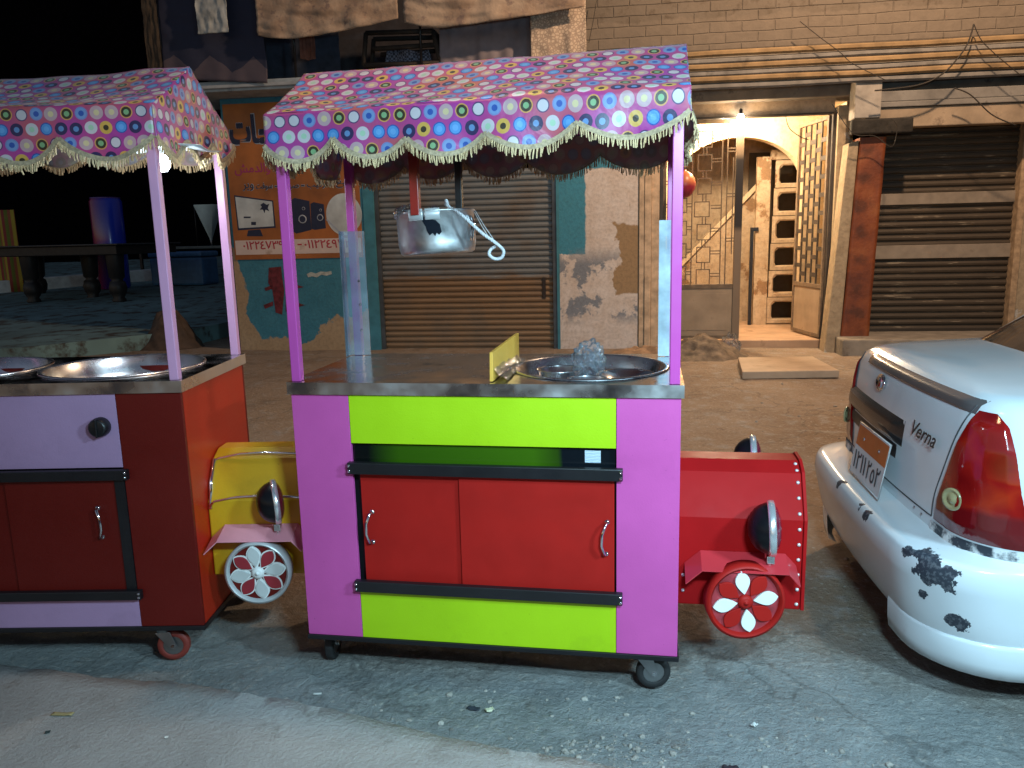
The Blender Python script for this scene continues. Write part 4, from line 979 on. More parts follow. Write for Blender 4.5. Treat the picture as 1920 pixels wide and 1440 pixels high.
poly('speaker_picture', [(541,378),(552,371),(580,377),(584,431),(556,438),(544,431)], ink, .0142, .0158)
poly('speaker_picture', [(582,382),(588,379),(607,383),(611,428),(590,431),(584,429)], ink, .0142, .0155)
for (u, v, r) in ((567,411,.065),(600,408,.05),(569,391,.025),(601,394,.02)):
    x, z = SX(u, v); MB().lathe([(r*.72,.0),(r,.0015),(r*.8,.002)], 24, LM(x, z, .0158)).build('speaker_cone', greyink, sg)
x, z = SX(645,402); MB().prism([(x+.27*math.cos(a), z+.30*math.sin(a)*(1 if math.cos(a) < .2 else .95)) for a in [2*PI*k/40 for k in range(40)]], .0142, .0155, AX((0,0,0),(1,0,0),(0,0,1),(0,-1,0))).build('dish_picture', white_i, sg)
poly('dish_arm', [(611,412),(614,411),(640,436),(637,437)], greyink, .0156, .017)
# red stencil and pale scrawl on the blue wall
def blot(name, pts_uv, mat, seed):
    mb = MB(); c = [BP(u, v, -.004) for u, v in pts_uv]; mb.face(c); mb.build(name, mat, bld, solid=.003)
sten = M('red_stencil', (.13,.018,.025), .85, var=.5, scale=14)
blot('stencil_mark', [(504,502),(527,500),(529,520),(533,545),(529,590),(517,586),(511,545),(503,530)], sten, 1)
blot('stencil_mark', [(533,503),(552,501),(554,530),(549,560),(551,582),(536,584),(536,545)], sten, 2)
blot('stencil_mark', [(496,540),(511,534),(511,541),(498,546)], sten, 3); blot('stencil_mark', [(494,572),(512,565),(512,573),(497,579)], sten, 4); blot('stencil_mark', [(556,534),(570,538),(558,541)], sten, 5); blot('stencil_mark', [(553,566),(572,572),(556,577)], sten, 6)
blot('pale_scrawl', [(575,514),(583,510),(592,513),(601,509),(612,510),(621,508),(622,514),(612,517),(603,515),(594,520),(585,518),(578,520)], M('pale_scrawl_paint', (.40,.42,.38), .85, var=.3, scale=20), 3)
# ------------------------------------------------------------------ washing on the balcony
def cloth(name, uvs_bottom, u0, u1, t, mat, label, cat, grp=None, fold=.03, seed=0, top=5.05, nf=5):
    """hangs from z=top down to a hem given in photo points, s from u0 to u1 at the hem"""
    hem = [W(u, v, t) for u, v in uvs_bottom]; s0, s1 = hem[0][0], hem[-1][0]
    def hz(s):
        for (a, za), (b, zb_) in zip(hem, hem[1:]):
            if s <= b: return za+(zb_-za)*max(0, (s-a)/(b-a))
        return hem[-1][1]
    zmin = min(z for _, z in hem); z1 = top
    mb = MB()
    def P(a, k):
        s = s0+(s1-s0)*a; zb_ = hz(s); z = z1+(zb_-z1)*k
        y = t+fold*.35*math.sin(a*nf*2*PI+seed+2.5*noise.noise(Vector((a*3, k*2, seed))))*(.35+.65*k)+fold*1.1*noise.noise(Vector((a*5+seed, k*9, 1)))+fold*.22*noise.noise(Vector((a*13+seed, k*22, 1)))
        return BW @ Vector((s+.02*noise.noise(Vector((k*3, a*2, seed)))*k, y, z))
    mb.grid(P, 70, 36, lambda a, k: (a, k))
    o = mb.build(name, mat, None, solid=.004); return tag(o, label, cat, grp)
def print_cloth(name, a, b2, c3, scale, detail=6):
    t = NT(name); n1 = t.noise(scale, detail, .6); n2 = t.noise(scale*2.7, 5, .6)
    c = t.mix(t.ramp(n1, ((.42,0.0),(.58,1.0))), a, b2); c = t.mix(t.ramp(n2, ((.56,0.0),(.66,.85))), c, c3)
    t.base(c); t.rough(.9); t.b.inputs['Specular IOR Level'].default_value = .1; t.bump(t.noise(10, 5), .5, .03); return t.m
G = 'washing hung on the balcony'
flo = print_cloth('faded_floral_cotton', (.40,.30,.22), (.30,.215,.155), (.17,.125,.11), 3.2)
flo2 = print_cloth('faded_floral_sheet', (.40,.31,.235), (.31,.225,.165), (.19,.14,.125), 2.6)
cloth('bed_sheet', [(483,66),(510,72),(560,72),(620,62),(690,48),(746,34)], 483, 746, -.85, flo, 'orange brown floral sheet, the left one of the two widest hung along the top', 'washing', G, .035, 1)
cloth('bed_sheet', [(758,42),(790,50),(830,52),(910,42),(1000,28),(1096,12)], 758, 1060, -.85, flo2, 'orange brown floral sheet hung above the grey curtain and the spotted cloth', 'washing', G, .035, 2)
def spots():
    t = NT('spotted_cotton'); v = t.n('ShaderNodeTexVoronoi', feature='DISTANCE_TO_EDGE'); v.inputs['Scale'].default_value = 26; t.L(t.coord(), v.inputs['Vector'])
    t.base(t.mix(t.ramp(v.outputs[0], ((.10,1.0),(.2,0.0))), (.55,.44,.33), (.34,.26,.20))); t.rough(.9); return t.m
cloth('hanging_cloth', [(996,118),(1040,116),(1099,114)], 996, 1099, -.66, spots(), 'cream cloth with a fine spotted pattern hanging above the lime cart canopy', 'washing', G, .02, 3, nf=3)
cloth('hanging_cloth', [(826,134),(900,136),(1000,132)], 826, 1000, -.45, M('mauve_grey_cotton', (.20,.17,.185), .9, var=.25, scale=3, bump=.3, bscale=8), 'long mauve grey curtain hanging beneath the right floral sheet', 'washing', G, .03, 4, nf=7)
def navy_peaks():
    t = NT('navy_cloth_with_mauve_peaks'); co = t.n('ShaderNodeUVMap').outputs[0]; s = t.n('ShaderNodeSeparateXYZ'); t.L(co, s.inputs[0])
    tri = t.math('ABSOLUTE', t.math('SUBTRACT', t.math('FRACT', t.math('ADD', t.math('MULTIPLY', s.outputs[0], 2.6), t.math('MULTIPLY', t.noise(3, 3, .5, co), .5))), .5))
    hgt = t.math('ADD', t.math('MULTIPLY', tri, .34), .74)
    c = t.mix(t.math('GREATER_THAN', s.outputs[1], hgt), (.020,.024,.050), (.085,.068,.085))
    t.base(c); t.rough(.9); return t.m
cloth('hanging_cloth', [(309,146),(360,150),(420,152),(502,156)], 309, 502, -.62, navy_peaks(), 'dark navy cloth with mauve zigzag peaks along its hem', 'washing', G, .02, 5, nf=4)
cloth('hanging_cloth', [(371,64),(385,63),(428,60)], 371, 428, -.80, M('pale_towel', (.34,.36,.35), .95, var=.4, scale=4, bump=.3, bscale=10), 'small pale grey towel hanging in front of the navy cloth', 'washing', G, .02, 6, nf=2)
cloth('hanging_cloth', [(277,128),(290,132),(304,126)], 277, 304, -.70, M('dark_brown_cloth', (.05,.035,.022), .95, var=.4), 'narrow dark brown cloth at the left end of the washing', 'washing', G, .02, 7, nf=2)
cloth('hanging_cloth', [(563,110),(578,113),(592,110)], 563, 592, -.35, M('rust_cloth', (.17,.07,.05), .95, var=.3), 'short rust brown cloth below the left floral sheet', 'washing', G, .015, 8, nf=2)
cloth('hanging_cloth', [(502,150),(560,150),(640,156)], 502, 600, .1, M('slate_cloth', (.035,.045,.07), .95, var=.3), 'dark slate cloth hanging behind the rust brown cloth', 'washing', G, .02, 9, nf=4)
cr_ = thing('wooden_crate', 'dark wooden crate slung below the floral sheets with a checked cloth in it', 'crate', BW @ BP(752,124,-.45), WROT)
bw_ = M('dark_wood', (.022,.016,.012), .8, var=.4)
wp = lambda u, v, t=-.45: BP(u, v, t)-BP(752,124,-.45)
for (a, b2) in (((682,122),(686,62)),((686,62),(812,58)),((812,58),(824,112)),((700,92),(815,84)),((684,122),(824,118))):
    pa_, pb_ = wp(*a), wp(*b2)
    for dy in (0, .35): MB().tube([pa_+Vector((0,dy,0)), pb_+Vector((0,dy,0))], .032, 6).build('crate_bar', bw_, cr_)
for a in ((682,122),(812,58),(824,112)):
    q = wp(*a); MB().tube([q, q+Vector((0,.35,0))], .028, 6).build('crate_bar', bw_, cr_)
def check():
    t = NT('checked_cotton'); c = t.n('ShaderNodeTexChecker'); c.inputs['Scale'].default_value = 34; t.L(t.coord(), c.inputs['Vector']); c.inputs['Color1'].default_value = (.16,.18,.25,1); c.inputs['Color2'].default_value = (.035,.04,.06,1); t.L(c.outputs[0], t.b.inputs['Base Color']); t.rough(.9); return t.m
mb = MB(); a0, a1, a2, a3 = wp(715,122), wp(722,88), wp(800,92), wp(806,116)
mb.grid(lambda a, k: (a0.lerp(a3, a)).lerp(a1.lerp(a2, a), k)+Vector((0, .08+.04*math.sin(a*9)+.05*math.sin(k*PI), .02*math.sin(a*7))), 30, 12)
tag(mb.build('checked_cloth', check(), None, solid=.01), 'blue and white checked cloth bundled inside the dark wooden crate', 'cloth').matrix_world = Matrix.Translation(BW @ BP(752,124,-.45)) @ Matrix.Rotation(WROT, 4, 'Z')

# ------------------------------------------------------------------ cables on the facade
cab = M('old_cable', (.03,.025,.02), .7)
def cable(uv, t, r, label, grp='cables strung over the facade'):
    P = spline([BW @ BP(u, v, t) for u, v in uv], 10)
    return tag(MB().tube(P, r, 6).build('cable', cab, None), label, 'cable', grp)
cable([(1826,45),(1815,80),(1795,110),(1765,140),(1720,160),(1640,170)], -.70, .009, 'thick dark cable curving down across the striped cornice')
cable([(1826,45),(1840,75),(1870,105),(1915,142)], -.70, .006, 'dark cable running down right from the knot of cables to the frame edge')
cable([(1500,40),(1535,68),(1575,98),(1600,120),(1660,150)], -.72, .005, 'thin cable slanting down over the brick and the cornice')
cable([(1790,165),(1820,178),(1860,215),(1905,235)], -.66, .008, 'black cable sagging below the cornice over the right shutter')
cable([(1560,195),(1600,250),(1640,255),(1672,275),(1682,240),(1676,225)], -.62, .005, 'thin pale wire looped loosely over the top of the rusty pillar')
cable([(1473,218),(1480,240),(1500,256),(1516,262)], .10, .006, 'thin wire sagging inside the doorway beside the swung gate leaf')
cable([(1119,0),(1112,40),(1104,80)], -.62, .004, 'faint wire hanging down the brick beside the spotted cloth')

# ------------------------------------------------------------------ ground
def mat_ground():
    t = NT('packed_dirt'); co = t.coord(); n1 = t.noise(.9, 9, .62, co); n2 = t.noise(5.5, 9, .66, co); n3 = t.noise(34, 6, .65, co)
    c = t.mix(t.ramp(n1, ((.35,0.0),(.68,1.0))), (.24,.172,.118), (.345,.265,.195))
    x, y, z = xyz(t, co); near = t.ramp(t.math('ADD', t.math('SUBTRACT', .95, y), t.math('MULTIPLY', t.math('SUBTRACT', n1, .5), 2.2)), ((.0,0.0),(.9,1.0)))
    c = t.mix(near, c, t.mix(t.ramp(n1, ((.35,0.0),(.68,1.0))), (.195,.205,.20), (.305,.315,.31)))
    c = t.mix(t.ramp(n2, ((.52,0.0),(.70,.75))), c, (.37,.37,.355)); c = t.mix(t.ramp(n2, ((.28,.7),(.42,0.0))), c, (.13,.10,.075))
    c = t.mix(t.ramp(n3, ((.55,0.0),(.68,.7))), c, (.42,.39,.35)); c = t.mix(t.ramp(n3, ((.25,.55),(.42,0.0))), c, (.07,.055,.042))
    v = t.n('ShaderNodeTexVoronoi'); v.inputs['Scale'].default_value = 13; v.inputs['Randomness'].default_value = 1; t.L(co, v.inputs['Vector'])
    c = t.mix(t.ramp(v.outputs['Distance'], ((.07,.8),(.13,0.0))), c, (.45,.42,.38))
    ve = t.n('ShaderNodeTexVoronoi', feature='DISTANCE_TO_EDGE'); ve.inputs['Scale'].default_value = .75
    ofs = t.n('ShaderNodeVectorMath', operation='SCALE'); ofs.inputs['Scale'].default_value = .5; nn = t.n('ShaderNodeTexNoise'); nn.inputs['Scale'].default_value = 3.5; nn.inputs['Detail'].default_value = 7; t.L(co, nn.inputs['Vector']); t.L(nn.outputs['Color'], ofs.inputs[0])
    ad = t.n('ShaderNodeVectorMath', operation='ADD'); t.L(co, ad.inputs[0]); t.L(ofs.outputs[0], ad.inputs[1]); t.L(ad.outputs[0], ve.inputs['Vector'])
    c = t.mix(t.ramp(ve.outputs['Distance'], ((.0,.38),(.006,.25),(.011,0.0))), c, (.06,.055,.05))
    oil = t.noise(1.7, 7, .6, co, .6); c = t.mix(t.ramp(oil, ((.60,0.0),(.74,.45))), c, (.08,.08,.075))
    t.base(c); t.rough(t.ramp(n2, ((.3,.75),(.7,.95)))); t.b.inputs['Specular IOR Level'].default_value = .3
    n4 = t.noise(120, 4, .7, co); c2 = t.mix(t.ramp(n4, ((.62,0.0),(.72,.4))), c, (.46,.43,.39)); c2 = t.mix(t.ramp(n4, ((.28,.6),(.38,0.0))), c2, (.06,.05,.04)); t.base(c2)
    t.bump(t.math('ADD', t.math('ADD', t.math('MULTIPLY', n2, 1.3), n3), t.math('MULTIPLY', n4, .5)), .9, .022); return t.m
gm = mat_ground()
def axis(lo, hi, dlo, dhi, fine, coarse):
    v = [dlo+(dhi-dlo)*i/round((dhi-dlo)/fine) for i in range(round((dhi-dlo)/fine)+1)]
    x = dlo; st = fine
    while x > lo: st *= 1.35; x -= st; v.insert(0, max(x, lo))
    x = dhi; st = fine
    while x < hi: st *= 1.35; x += st; v.append(min(x, hi))
    return v
def gz_(x, y):
    k = min(1, max(0, 1-max(abs(x-.5)-5, abs(y-3.5)-6, 0)/3))
    return (.016*noise.noise(Vector((x*1.1, y*1.1, 0)))+.009*noise.noise(Vector((x*3.7, y*3.7, 4)))+.005*noise.noise(Vector((x*11, y*11, 8))))*k-.006
xs_, ys_ = axis(-60, 60, -3.2, 4.2, .05, 1), axis(-30, 90, -1.0, 5.0, .05, 1)
me = bpy.data.meshes.new('ground'); nx = len(xs_)
me.from_pydata([(x, y, gz_(x, y)) for y in ys_ for x in xs_], [], [(j*nx+i, j*nx+i+1, (j+1)*nx+i+1, (j+1)*nx+i) for j in range(len(ys_)-1) for i in range(nx-1)])
for p in me.polygons: p.use_smooth = True
me.materials.append(gm); go = bpy.data.objects.new('ground', me); col.objects.link(go); tag(go, kind='structure')
# paler pavement edge in the foreground
edge = [onz(u, v, .03) for u, v in ((-160,1236),(0,1245),(130,1262),(272,1277),(300,1276),(400,1290),(455,1300),(540,1312),(590,1325),(625,1330),(740,1358),(875,1390),(960,1405),(1070,1421),(1180,1448))]
rag = []
for a, b2 in zip(edge, edge[1:]):
    for k in range(8): p = a.lerp(b2, k/8); rag.append(Vector((p.x, p.y+.010*noise.noise(p*14)+.006*noise.noise(p*40), .03)))
rag.append(edge[-1])
mb = MB(); 
nearp = lambda p: Vector((p.x-.10, -2.6, .028))
N_ = len(rag)
mb.grid(lambda a, k: (lambda p: Vector((p.x*(1-k)+(p.x+ (p.x-.3)*.6)*k, p.y+(-2.4-p.y)*k, .030+.004*noise.noise(Vector((p.x*3, k*6, 1))))))(rag[min(N_-1, int(round(a*(N_-1))))]), N_-1, 30)
mb.grid(lambda a, k: (lambda p: Vector((p.x, p.y+.012*k, .030-.05*k)))(rag[min(N_-1, int(round(a*(N_-1))))]), N_-1, 1)
bmesh.ops.remove_doubles(mb.bm, verts=mb.bm.verts, dist=.001)
def mat_pave():
    t = NT('worn_cement'); co = t.coord(); n1 = t.noise(1.3, 9, .6, co); n2 = t.noise(9, 8, .65, co); n3 = t.noise(60, 4, .6, co)
    c = t.mix(t.ramp(n1, ((.35,0.0),(.65,1.0))), (.31,.30,.285), (.43,.42,.40)); c = t.mix(t.ramp(n2, ((.55,0.0),(.75,.6))), c, (.17,.145,.12)); c = t.mix(t.ramp(n3, ((.6,0.0),(.75,.4))), c, (.48,.45,.42))
    t.base(c); t.rough(.88); t.b.inputs['Specular IOR Level'].default_value = .3; n4 = t.noise(150, 4, .7, co); c = t.mix(t.ramp(n4, ((.60,0.0),(.70,.5))), c, (.55,.52,.48)); c = t.mix(t.ramp(n4, ((.28,.55),(.38,0.0))), c, (.10,.085,.07)); t.base(c); t.bump(t.math('ADD', t.math('ADD', n2, t.math('MULTIPLY', n3, .7)), t.math('MULTIPLY', n4, .5)), .8, .014); return t.m
tag(mb.build('pavement', mat_pave(), None), kind='structure')

# scattered grit and scraps
rnd = random.Random(11)
mb = MB()
def stone(p, r, rnd=rnd):
    b2 = bmesh.new(); bmesh.ops.create_icosphere(b2, subdivisions=1, radius=r)
    s = Vector((rnd.uniform(.7,1.3), rnd.uniform(.7,1.3), rnd.uniform(.4,.8)))
    for v in b2.verts: v.co = Vector((v.co.x*s.x, v.co.y*s.y, v.co.z*s.z))*(1+rnd.uniform(-.2,.2))+p
    t = bpy.data.meshes.new('t'); b2.to_mesh(t); b2.free(); mb.bm.from_mesh(t); bpy.data.meshes.remove(t)
for k in range(300):
    if k < 150: u, v = rnd.gauss(1160, 80), rnd.gauss(1402, 18)
    elif k < 210: u, v = rnd.uniform(880, 1700), rnd.uniform(1290, 1440)
    else: u, v = rnd.uniform(700, 1560), rnd.uniform(1180, 1440)
    p = onz(u, v); r = .0025+.010*rnd.random()**3.2
    if p.x > 2.15 or (0 < p.y): continue
    stone(Vector((p.x, p.y, gz_(p.x, p.y)+r*.2)), r)
for k in range(260):
    x, y = rnd.uniform(-3, 4), rnd.uniform(.8, 8)
    if math.hypot(x-1, y) < .5: continue
    r = .004+.014*rnd.random()**3; stone(Vector((x, y, gz_(x, y)+r*.2)), r)
tag(mb.build('gravel', M('pale_grit', (.31,.28,.245), .9, var=.5, scale=30), None), kind='stuff')
paper = M('litter_paper', (.66,.66,.62), .8, var=.15)
def scrap(u, v, w, h, ang, mat, label, cat, curl=.012, seed=0):
    p = onz(u, v); mb = MB(); c, s = math.cos(ang), math.sin(ang)
    z0 = .030 if (p.y < -.36 or (u < 960 and v > 1250+.15*u)) else gz_(p.x, p.y)
    mb.grid(lambda a, k: Vector((p.x+(a-.5)*w*c-(k-.5)*h*s, p.y+(a-.5)*w*s+(k-.5)*h*c, z0+.004+curl*abs(noise.noise(Vector((a*3, k*3, seed))))+curl*.6*abs(a-.5))), 8, 6)
    return tag(mb.build('litter', mat, None, solid=.0012), label, cat, 'scraps littering the ground')
scrap(595, 1299, .030, .009, .2, paper, 'small white paper strip on the dirt left of the lime cart shadow', 'litter', .003, 1)
scrap(918, 1333, .030, .022, .6, M('litter_cream', (.62,.60,.42), .8), 'pale cream torn scrap beside a dark scrap on the dirt', 'litter', .016, 2)
scrap(888, 1330, .045, .018, -.1, M('litter_dark', (.03,.035,.05), .5), 'dark crumpled scrap beside a pale cream scrap on the dirt', 'litter', .014, 3)
scrap(1414, 1358, .022, .018, .9, paper, 'white crumpled scrap on the dirt below the red engine wheel', 'litter', .016, 4)
scrap(1370, 1435, .05, .020, .1, M('litter_black', (.025,.015,.02), .6), 'blackish scrap at the bottom edge of the picture', 'litter', .010, 5)
scrap(120, 1356, .075, .020, .1, M('dry_leaf', (.36,.30,.14), .8), 'flat dry yellowish leaf lying on the pale pavement', 'leaf', .006, 6)
scrap(314, 1400, .012, .010, .3, paper, 'tiny white scrap on the pale pavement right of the leaf', 'litter', .004, 7)
scrap(92, 1390, .016, .014, .5, M('litter_dark_green', (.03,.05,.05), .7), 'tiny dark scrap on the pale pavement below the leaf', 'litter', .004, 8)

# slab, bag, rubble and the ball by the gate
def quad_block(name, pts, h, mat, label, cat):
    mb = MB(); a = [mb.bm.verts.new((p.x, p.y, 0)) for p in pts]; b2 = [mb.bm.verts.new((p.x, p.y, h)) for p in pts]
    mb.bm.faces.new(b2); mb.bm.faces.new(a)
    for i in range(4): mb.bm.faces.new((a[i], a[(i+1)%4], b2[(i+1)%4], b2[i]))
    return tag(mb.build(name, mat, None, bevel=.008), label, cat)
mat_slab = M('marble_slab', (.44,.33,.23), .6, var=.15, scale=4, bump=.15, bscale=30, dirt=(.28,.19,.12))
sl = [onz(u, v, .085) for u, v in ((1392,697),(1574,694),(1524,668),(1384,670))]
quad_block('stone_slab', sl, .085, mat_slab, 'flat beige stone slab laid before the lit doorway', 'slab')
crumple('plastic_bag', (*onz(1370,664)[:2], .12), .11, .10, .14, 'crumpled clear plastic bag lying by the foot of the gate', 'plastic bag', seed=9, amp=.4)
def heap(name, ctr, rx, ry, h, mat, label, cat, seed, amp=.35, flat=0):
    mb = MB()
    def P(a, k):
        an = a*2*PI; r = k; nz = noise.noise(Vector((math.cos(an)*2*k+seed, math.sin(an)*2*k, 1)))+.6*noise.noise(Vector((math.cos(an)*6*k+seed, math.sin(an)*6*k, 3)))
        z = h*(math.cos(min(1, k)*PI)*.5+.5)*(1+amp*nz)+.03*abs(noise.noise(Vector((math.cos(an)*14*k, math.sin(an)*14*k, seed))))*(1-k)
        return Vector((ctr[0]+rx*r*math.cos(an)*(1+.15*nz), ctr[1]+ry*r*math.sin(an)*(1+.15*nz), max(-.03, z-.02)))
    mb.grid(P, 64, 26, cu=True); bmesh.ops.remove_doubles(mb.bm, verts=mb.bm.verts, dist=.002)
    return tag(mb.build(name, mat, None), label, cat)
heap('rubble_heap', (*onz(1315,668)[:2], 0), .72, .55, .30, M('dark_rubble', (.14,.105,.075), .95, var=.5, scale=9, bump=.8, bscale=22), 'low heap of dark rubble against the foot of the gate', 'rubble', 2)
heap('sand_heap', (*onz(1200,672)[:2], 0), .75, .5, .16, M('brown_rubble', (.24,.15,.09), .95, var=.4, scale=7, bump=.7, bscale=25), 'low spill of brown earth at the foot of the weathered boards', 'rubble', 5)
bp_ = BW @ BP(1284,345,-.18)
bl = thing('balloon', 'red and orange balloon hanging before the gate beside the magenta post', 'balloon', bp_)
def balm():
    t = NT('balloon_rubber'); x, y, z = xyz(t, t.coord()); t.base(t.mix(t.ramp(t.math('ADD', t.math('MULTIPLY', z, 4.0), .45), ((.3,0.0),(.6,1.0))), (.30,.02,.05), (.55,.17,.07))); t.rough(.35); return t.m
MB().lathe([(.001,-.185),(.05,-.172),(.10,-.135),(.135,-.07),(.146,0),(.132,.07),(.09,.13),(.045,.16),(.016,.176),(.008,.19)], 28).build('balloon_skin', balm(), bl)
MB().tube([(0,0,.19),(.01,.01,.33),(0,.02,.52)], .003, 6).build('string', rope_m, bl)

# ------------------------------------------------------------------ the dark side street on the left
ramp_z = lambda y: .25+.058*(y-11.2)
mat_side = M('side_street_cement', (.15,.26,.27), .9, var=.3, scale=.8, bump=.4, bscale=9, dirt=(.06,.055,.045), dthr=.5)
mb = MB(); kz = [onz(u, v, .24) for u, v in ((470,596),(435,603),(355,620))]
far = lambda x, y: Vector((x, y, ramp_z(y)))
k0, k1 = kz[1], kz[2]; k2 = k1+(k1-k0).normalized()*1.2; 
front = [Vector((-5.10,k0.y+.9,.25)), Vector((k0.x,k0.y,.25)), Vector((k1.x,k1.y,.25)), Vector((k1.x-1.6,k1.y-1.6,.2)), Vector((k1.x-5,k1.y-3.0,.14)), Vector((k1.x-14,k1.y-4.5,.08))]
back = [Vector((x, 40, ramp_z(34))) for x in (-5.1,-12,-18,-26,-40,-70)]
def SP(a, k):
    i = min(int(a*5), 4); f_ = a*5-i; p = front[i].lerp(front[i+1], f_); q = back[i].lerp(back[i+1], f_); y = p.y+(q.y-p.y)*k*k
    v = p.lerp(q, k*k); v.z = max(p.z, min(ramp_z(v.y), 1.5)) if k > 0 else p.z; return v+Vector((0,0,.02*noise.noise(v*.7)*(1 if k > 0 else 0)))
mb.grid(SP, 40, 40); mb.grid(lambda a, k: SP(a, 0)+Vector((.02*k,-.02*k,-.45*k)), 40, 1)
tag(mb.build('side_street', mat_side, None), kind='structure')
def on_side(u, v):       # where a sight line meets the sloping side street
    d = ray(u, v); k = (.25-.058*11.2+.058*CAM.y-CAM.z)/(d.z-.058*d.y); return CAM+d*k
dirt_m = M('dark_earth', (.075,.05,.035), .95, var=.4, bump=.7, bscale=12)
mh = onz(322,650); heap('earth_mound', (mh.x, mh.y, 0), .62, .5, .62, dirt_m, 'rounded mound of dark earth beside the raised kerb of the side street', 'mound', 8, .15)
# table with thick turned legs
tp = on_side(215,567); tt = thing('billiard_table', 'big dark table on thick turned legs in the gloom of the side street', 'table', tp, math.radians(-2))
ppm = F_PX/((tp-CAM).dot(CF)); wd = M('black_wood', (.020,.018,.017), .5, var=.3); 
zT = CAM.z+(463-462)/ppm-tp.z
MB().box(-3.6,.30,-.15,2.0,zT-.24,zT-.035).build('table_bed', wd, tt, bevel=.02); MB().box(-3.68,.38,-.22,2.08,zT-.034,zT).build('table_rail', M('worn_rail', (.05,.055,.06), .25, var=.2), tt, bevel=.012)
for x, y in ((.05,.1),(-1.25,.9),(-2.15,.1),(-3.4,1.7)):
    MB().lathe([(.13,0),(.15,.05),(.11,.10),(.17,.20),(.19,.32),(.16,.44),(.11,.48),(.16,.54),(.19,zT-.24)], 20, Matrix.Translation((x,y,.0))).build('leg', wd, tt)
# can-shaped cooler with a violet sheen
def at_depth(u, v, D): return CAM+ray(u, v)*D
Dp = (tp-CAM).dot(CF)+2.6
c0 = at_depth(207,462,Dp); hgt = (462-374)/F_PX*Dp; rad = 28/F_PX*Dp
gzc = ramp_z(c0.y); 
cn = thing('drinks_cooler', 'can-shaped violet and blue drinks cooler standing behind the dark table', 'cooler', (c0.x, c0.y, gzc))
zc_ = c0.z-gzc+hgt
def canm():
    t = NT('violet_print'); x, y, z = xyz(t, t.coord()); t.base(t.ramp(t.math('ADD', t.math('MULTIPLY', x, 1.1), .5), ((.35,(.22,.02,.10)),(.6,(.05,.02,.30)),(.8,(.02,.05,.55))))); t.rough(.25); t.b.inputs['Coat Weight'].default_value = .5; return t.m
MB().lathe([(rad*.9,0),(rad,.06),(rad,zc_-.08),(rad*.9,zc_-.01)], 32).build('cooler_body', canm(), cn); MB().lathe([(rad*.905,zc_-.012),(rad*.93,zc_+.015),(rad*.8,zc_+.02),(.001,zc_+.012)], 32).build('cooler_lid', M('cooler_lid_plastic', (.10,.05,.25), .3), cn)
# striped screen at the far left
c1 = at_depth(8,466,Dp); gz1 = ramp_z(c1.y)
def strm():
    t = NT('striped_canvas'); x, y, z = xyz(t, t.coord()); f = t.math('FRACT', t.math('MULTIPLY', x, 3.4)); t.base(t.ramp(f, ((0,(.42,.34,.04)),(.28,(.28,.05,.04)),(.55,(.16,.20,.03)),(.8,(.35,.10,.05))), 'CONSTANT')); t.rough(.8); return t.m
mb = MB(); mb.grid(lambda a, k: Vector((-.9+1.28*a, .05*math.sin(a*14), (c1.z-gz1+.95)*k)), 40, 6)
tag(mb.build('striped_screen', strm(), None, solid=.02, loc=(c1.x, c1.y, gz1)), 'yellow and red striped canvas screen at the left edge behind the table', 'screen')
# low pale kerb behind the table
ka, kb = on_side(-40,553), on_side(290,525)
kd = (kb-ka).normalized(); kn = Vector((-kd.y, kd.x, 0)); mb = MB(); q = [ka-kd*5, kb, kb+kn*.4, ka-kd*5+kn*.4]; hk = .30
a = [mb.bm.verts.new(p+Vector((0,0,-.1))) for p in q]; b2 = [mb.bm.verts.new(p+Vector((0,0,hk))) for p in q]
mb.bm.faces.new(b2)
for i in range(4): mb.bm.faces.new((a[i], a[(i+1)%4], b2[(i+1)%4], b2[i]))
tag(mb.build('kerb', M('pale_kerb', (.60,.66,.65), .85, var=.2), None, bevel=.02), kind='structure')
# blue chest on the slope
bx = on_side(333,537); s_ = F_PX/((bx-CAM).dot(CF))
w2, h2 = 112/s_, 64/s_
ch = thing('chest', 'blue rounded chest standing on the side street behind the lilac post', 'chest', bx, math.radians(-4))
MB().box(-w2/2, w2/2, 0, .7, .02, h2*.84).build('chest_body', M('blue_plastic', (.05,.17,.36), .5, var=.2), ch, bevel=.06); MB().box(-w2/2-.02, w2/2+.02, -.03, .73, h2*.85, h2).build('chest_lid', M('blue_plastic_lid', (.06,.19,.38), .45, var=.2), ch, bevel=.04)
# counter with a pale inverted cone hood beyond the chest
Dq = (bx-CAM).dot(CF)+1.6
b0 = at_depth(350,462,Dq); gzb = ramp_z(b0.y)
bt = thing('stall_table', 'long dark stall table standing behind the blue chest', 'table', (b0.x, b0.y, gzb)); zB = b0.z-gzb
MB().box(-1.6,1.25,0,.8,zB-.07,zB).build('tabletop', M('dark_top', (.12,.15,.15), .4, var=.2), bt, bevel=.01)
for x in (-1.5,1.1):
    for y in (.05,.7): MB().box(x, x+.07, y, y+.07, -.05, zB-.071).build('leg', wd, bt)
tc = at_depth(390,384,Dq); hh = (446-384)/F_PX*Dq; rr = 26/F_PX*Dq
fn = thing('funnel', 'pale inverted cone funnel above the dark stall table', 'funnel', tc)
MB().lathe([(rr,0),(rr*1.02,-.02),(.04,-hh),(.03,-hh-.05)], 4, Matrix.Rotation(PI/4, 4, 'Z')).build('funnel_cone', M('pale_sheet', (.62,.80,.78), .5, var=.1), fn); MB().tube([(0,0,-hh),(0,0,zB+gzb-tc.z)], .025, 8).build('funnel_spout', zinc, fn)
for x in (-.55*rr*2,.55*rr*2): MB().tube([(x,0,-.02),(x,0,zB+gzb-tc.z)], .015, 6).build('stand_leg', wd, fn)
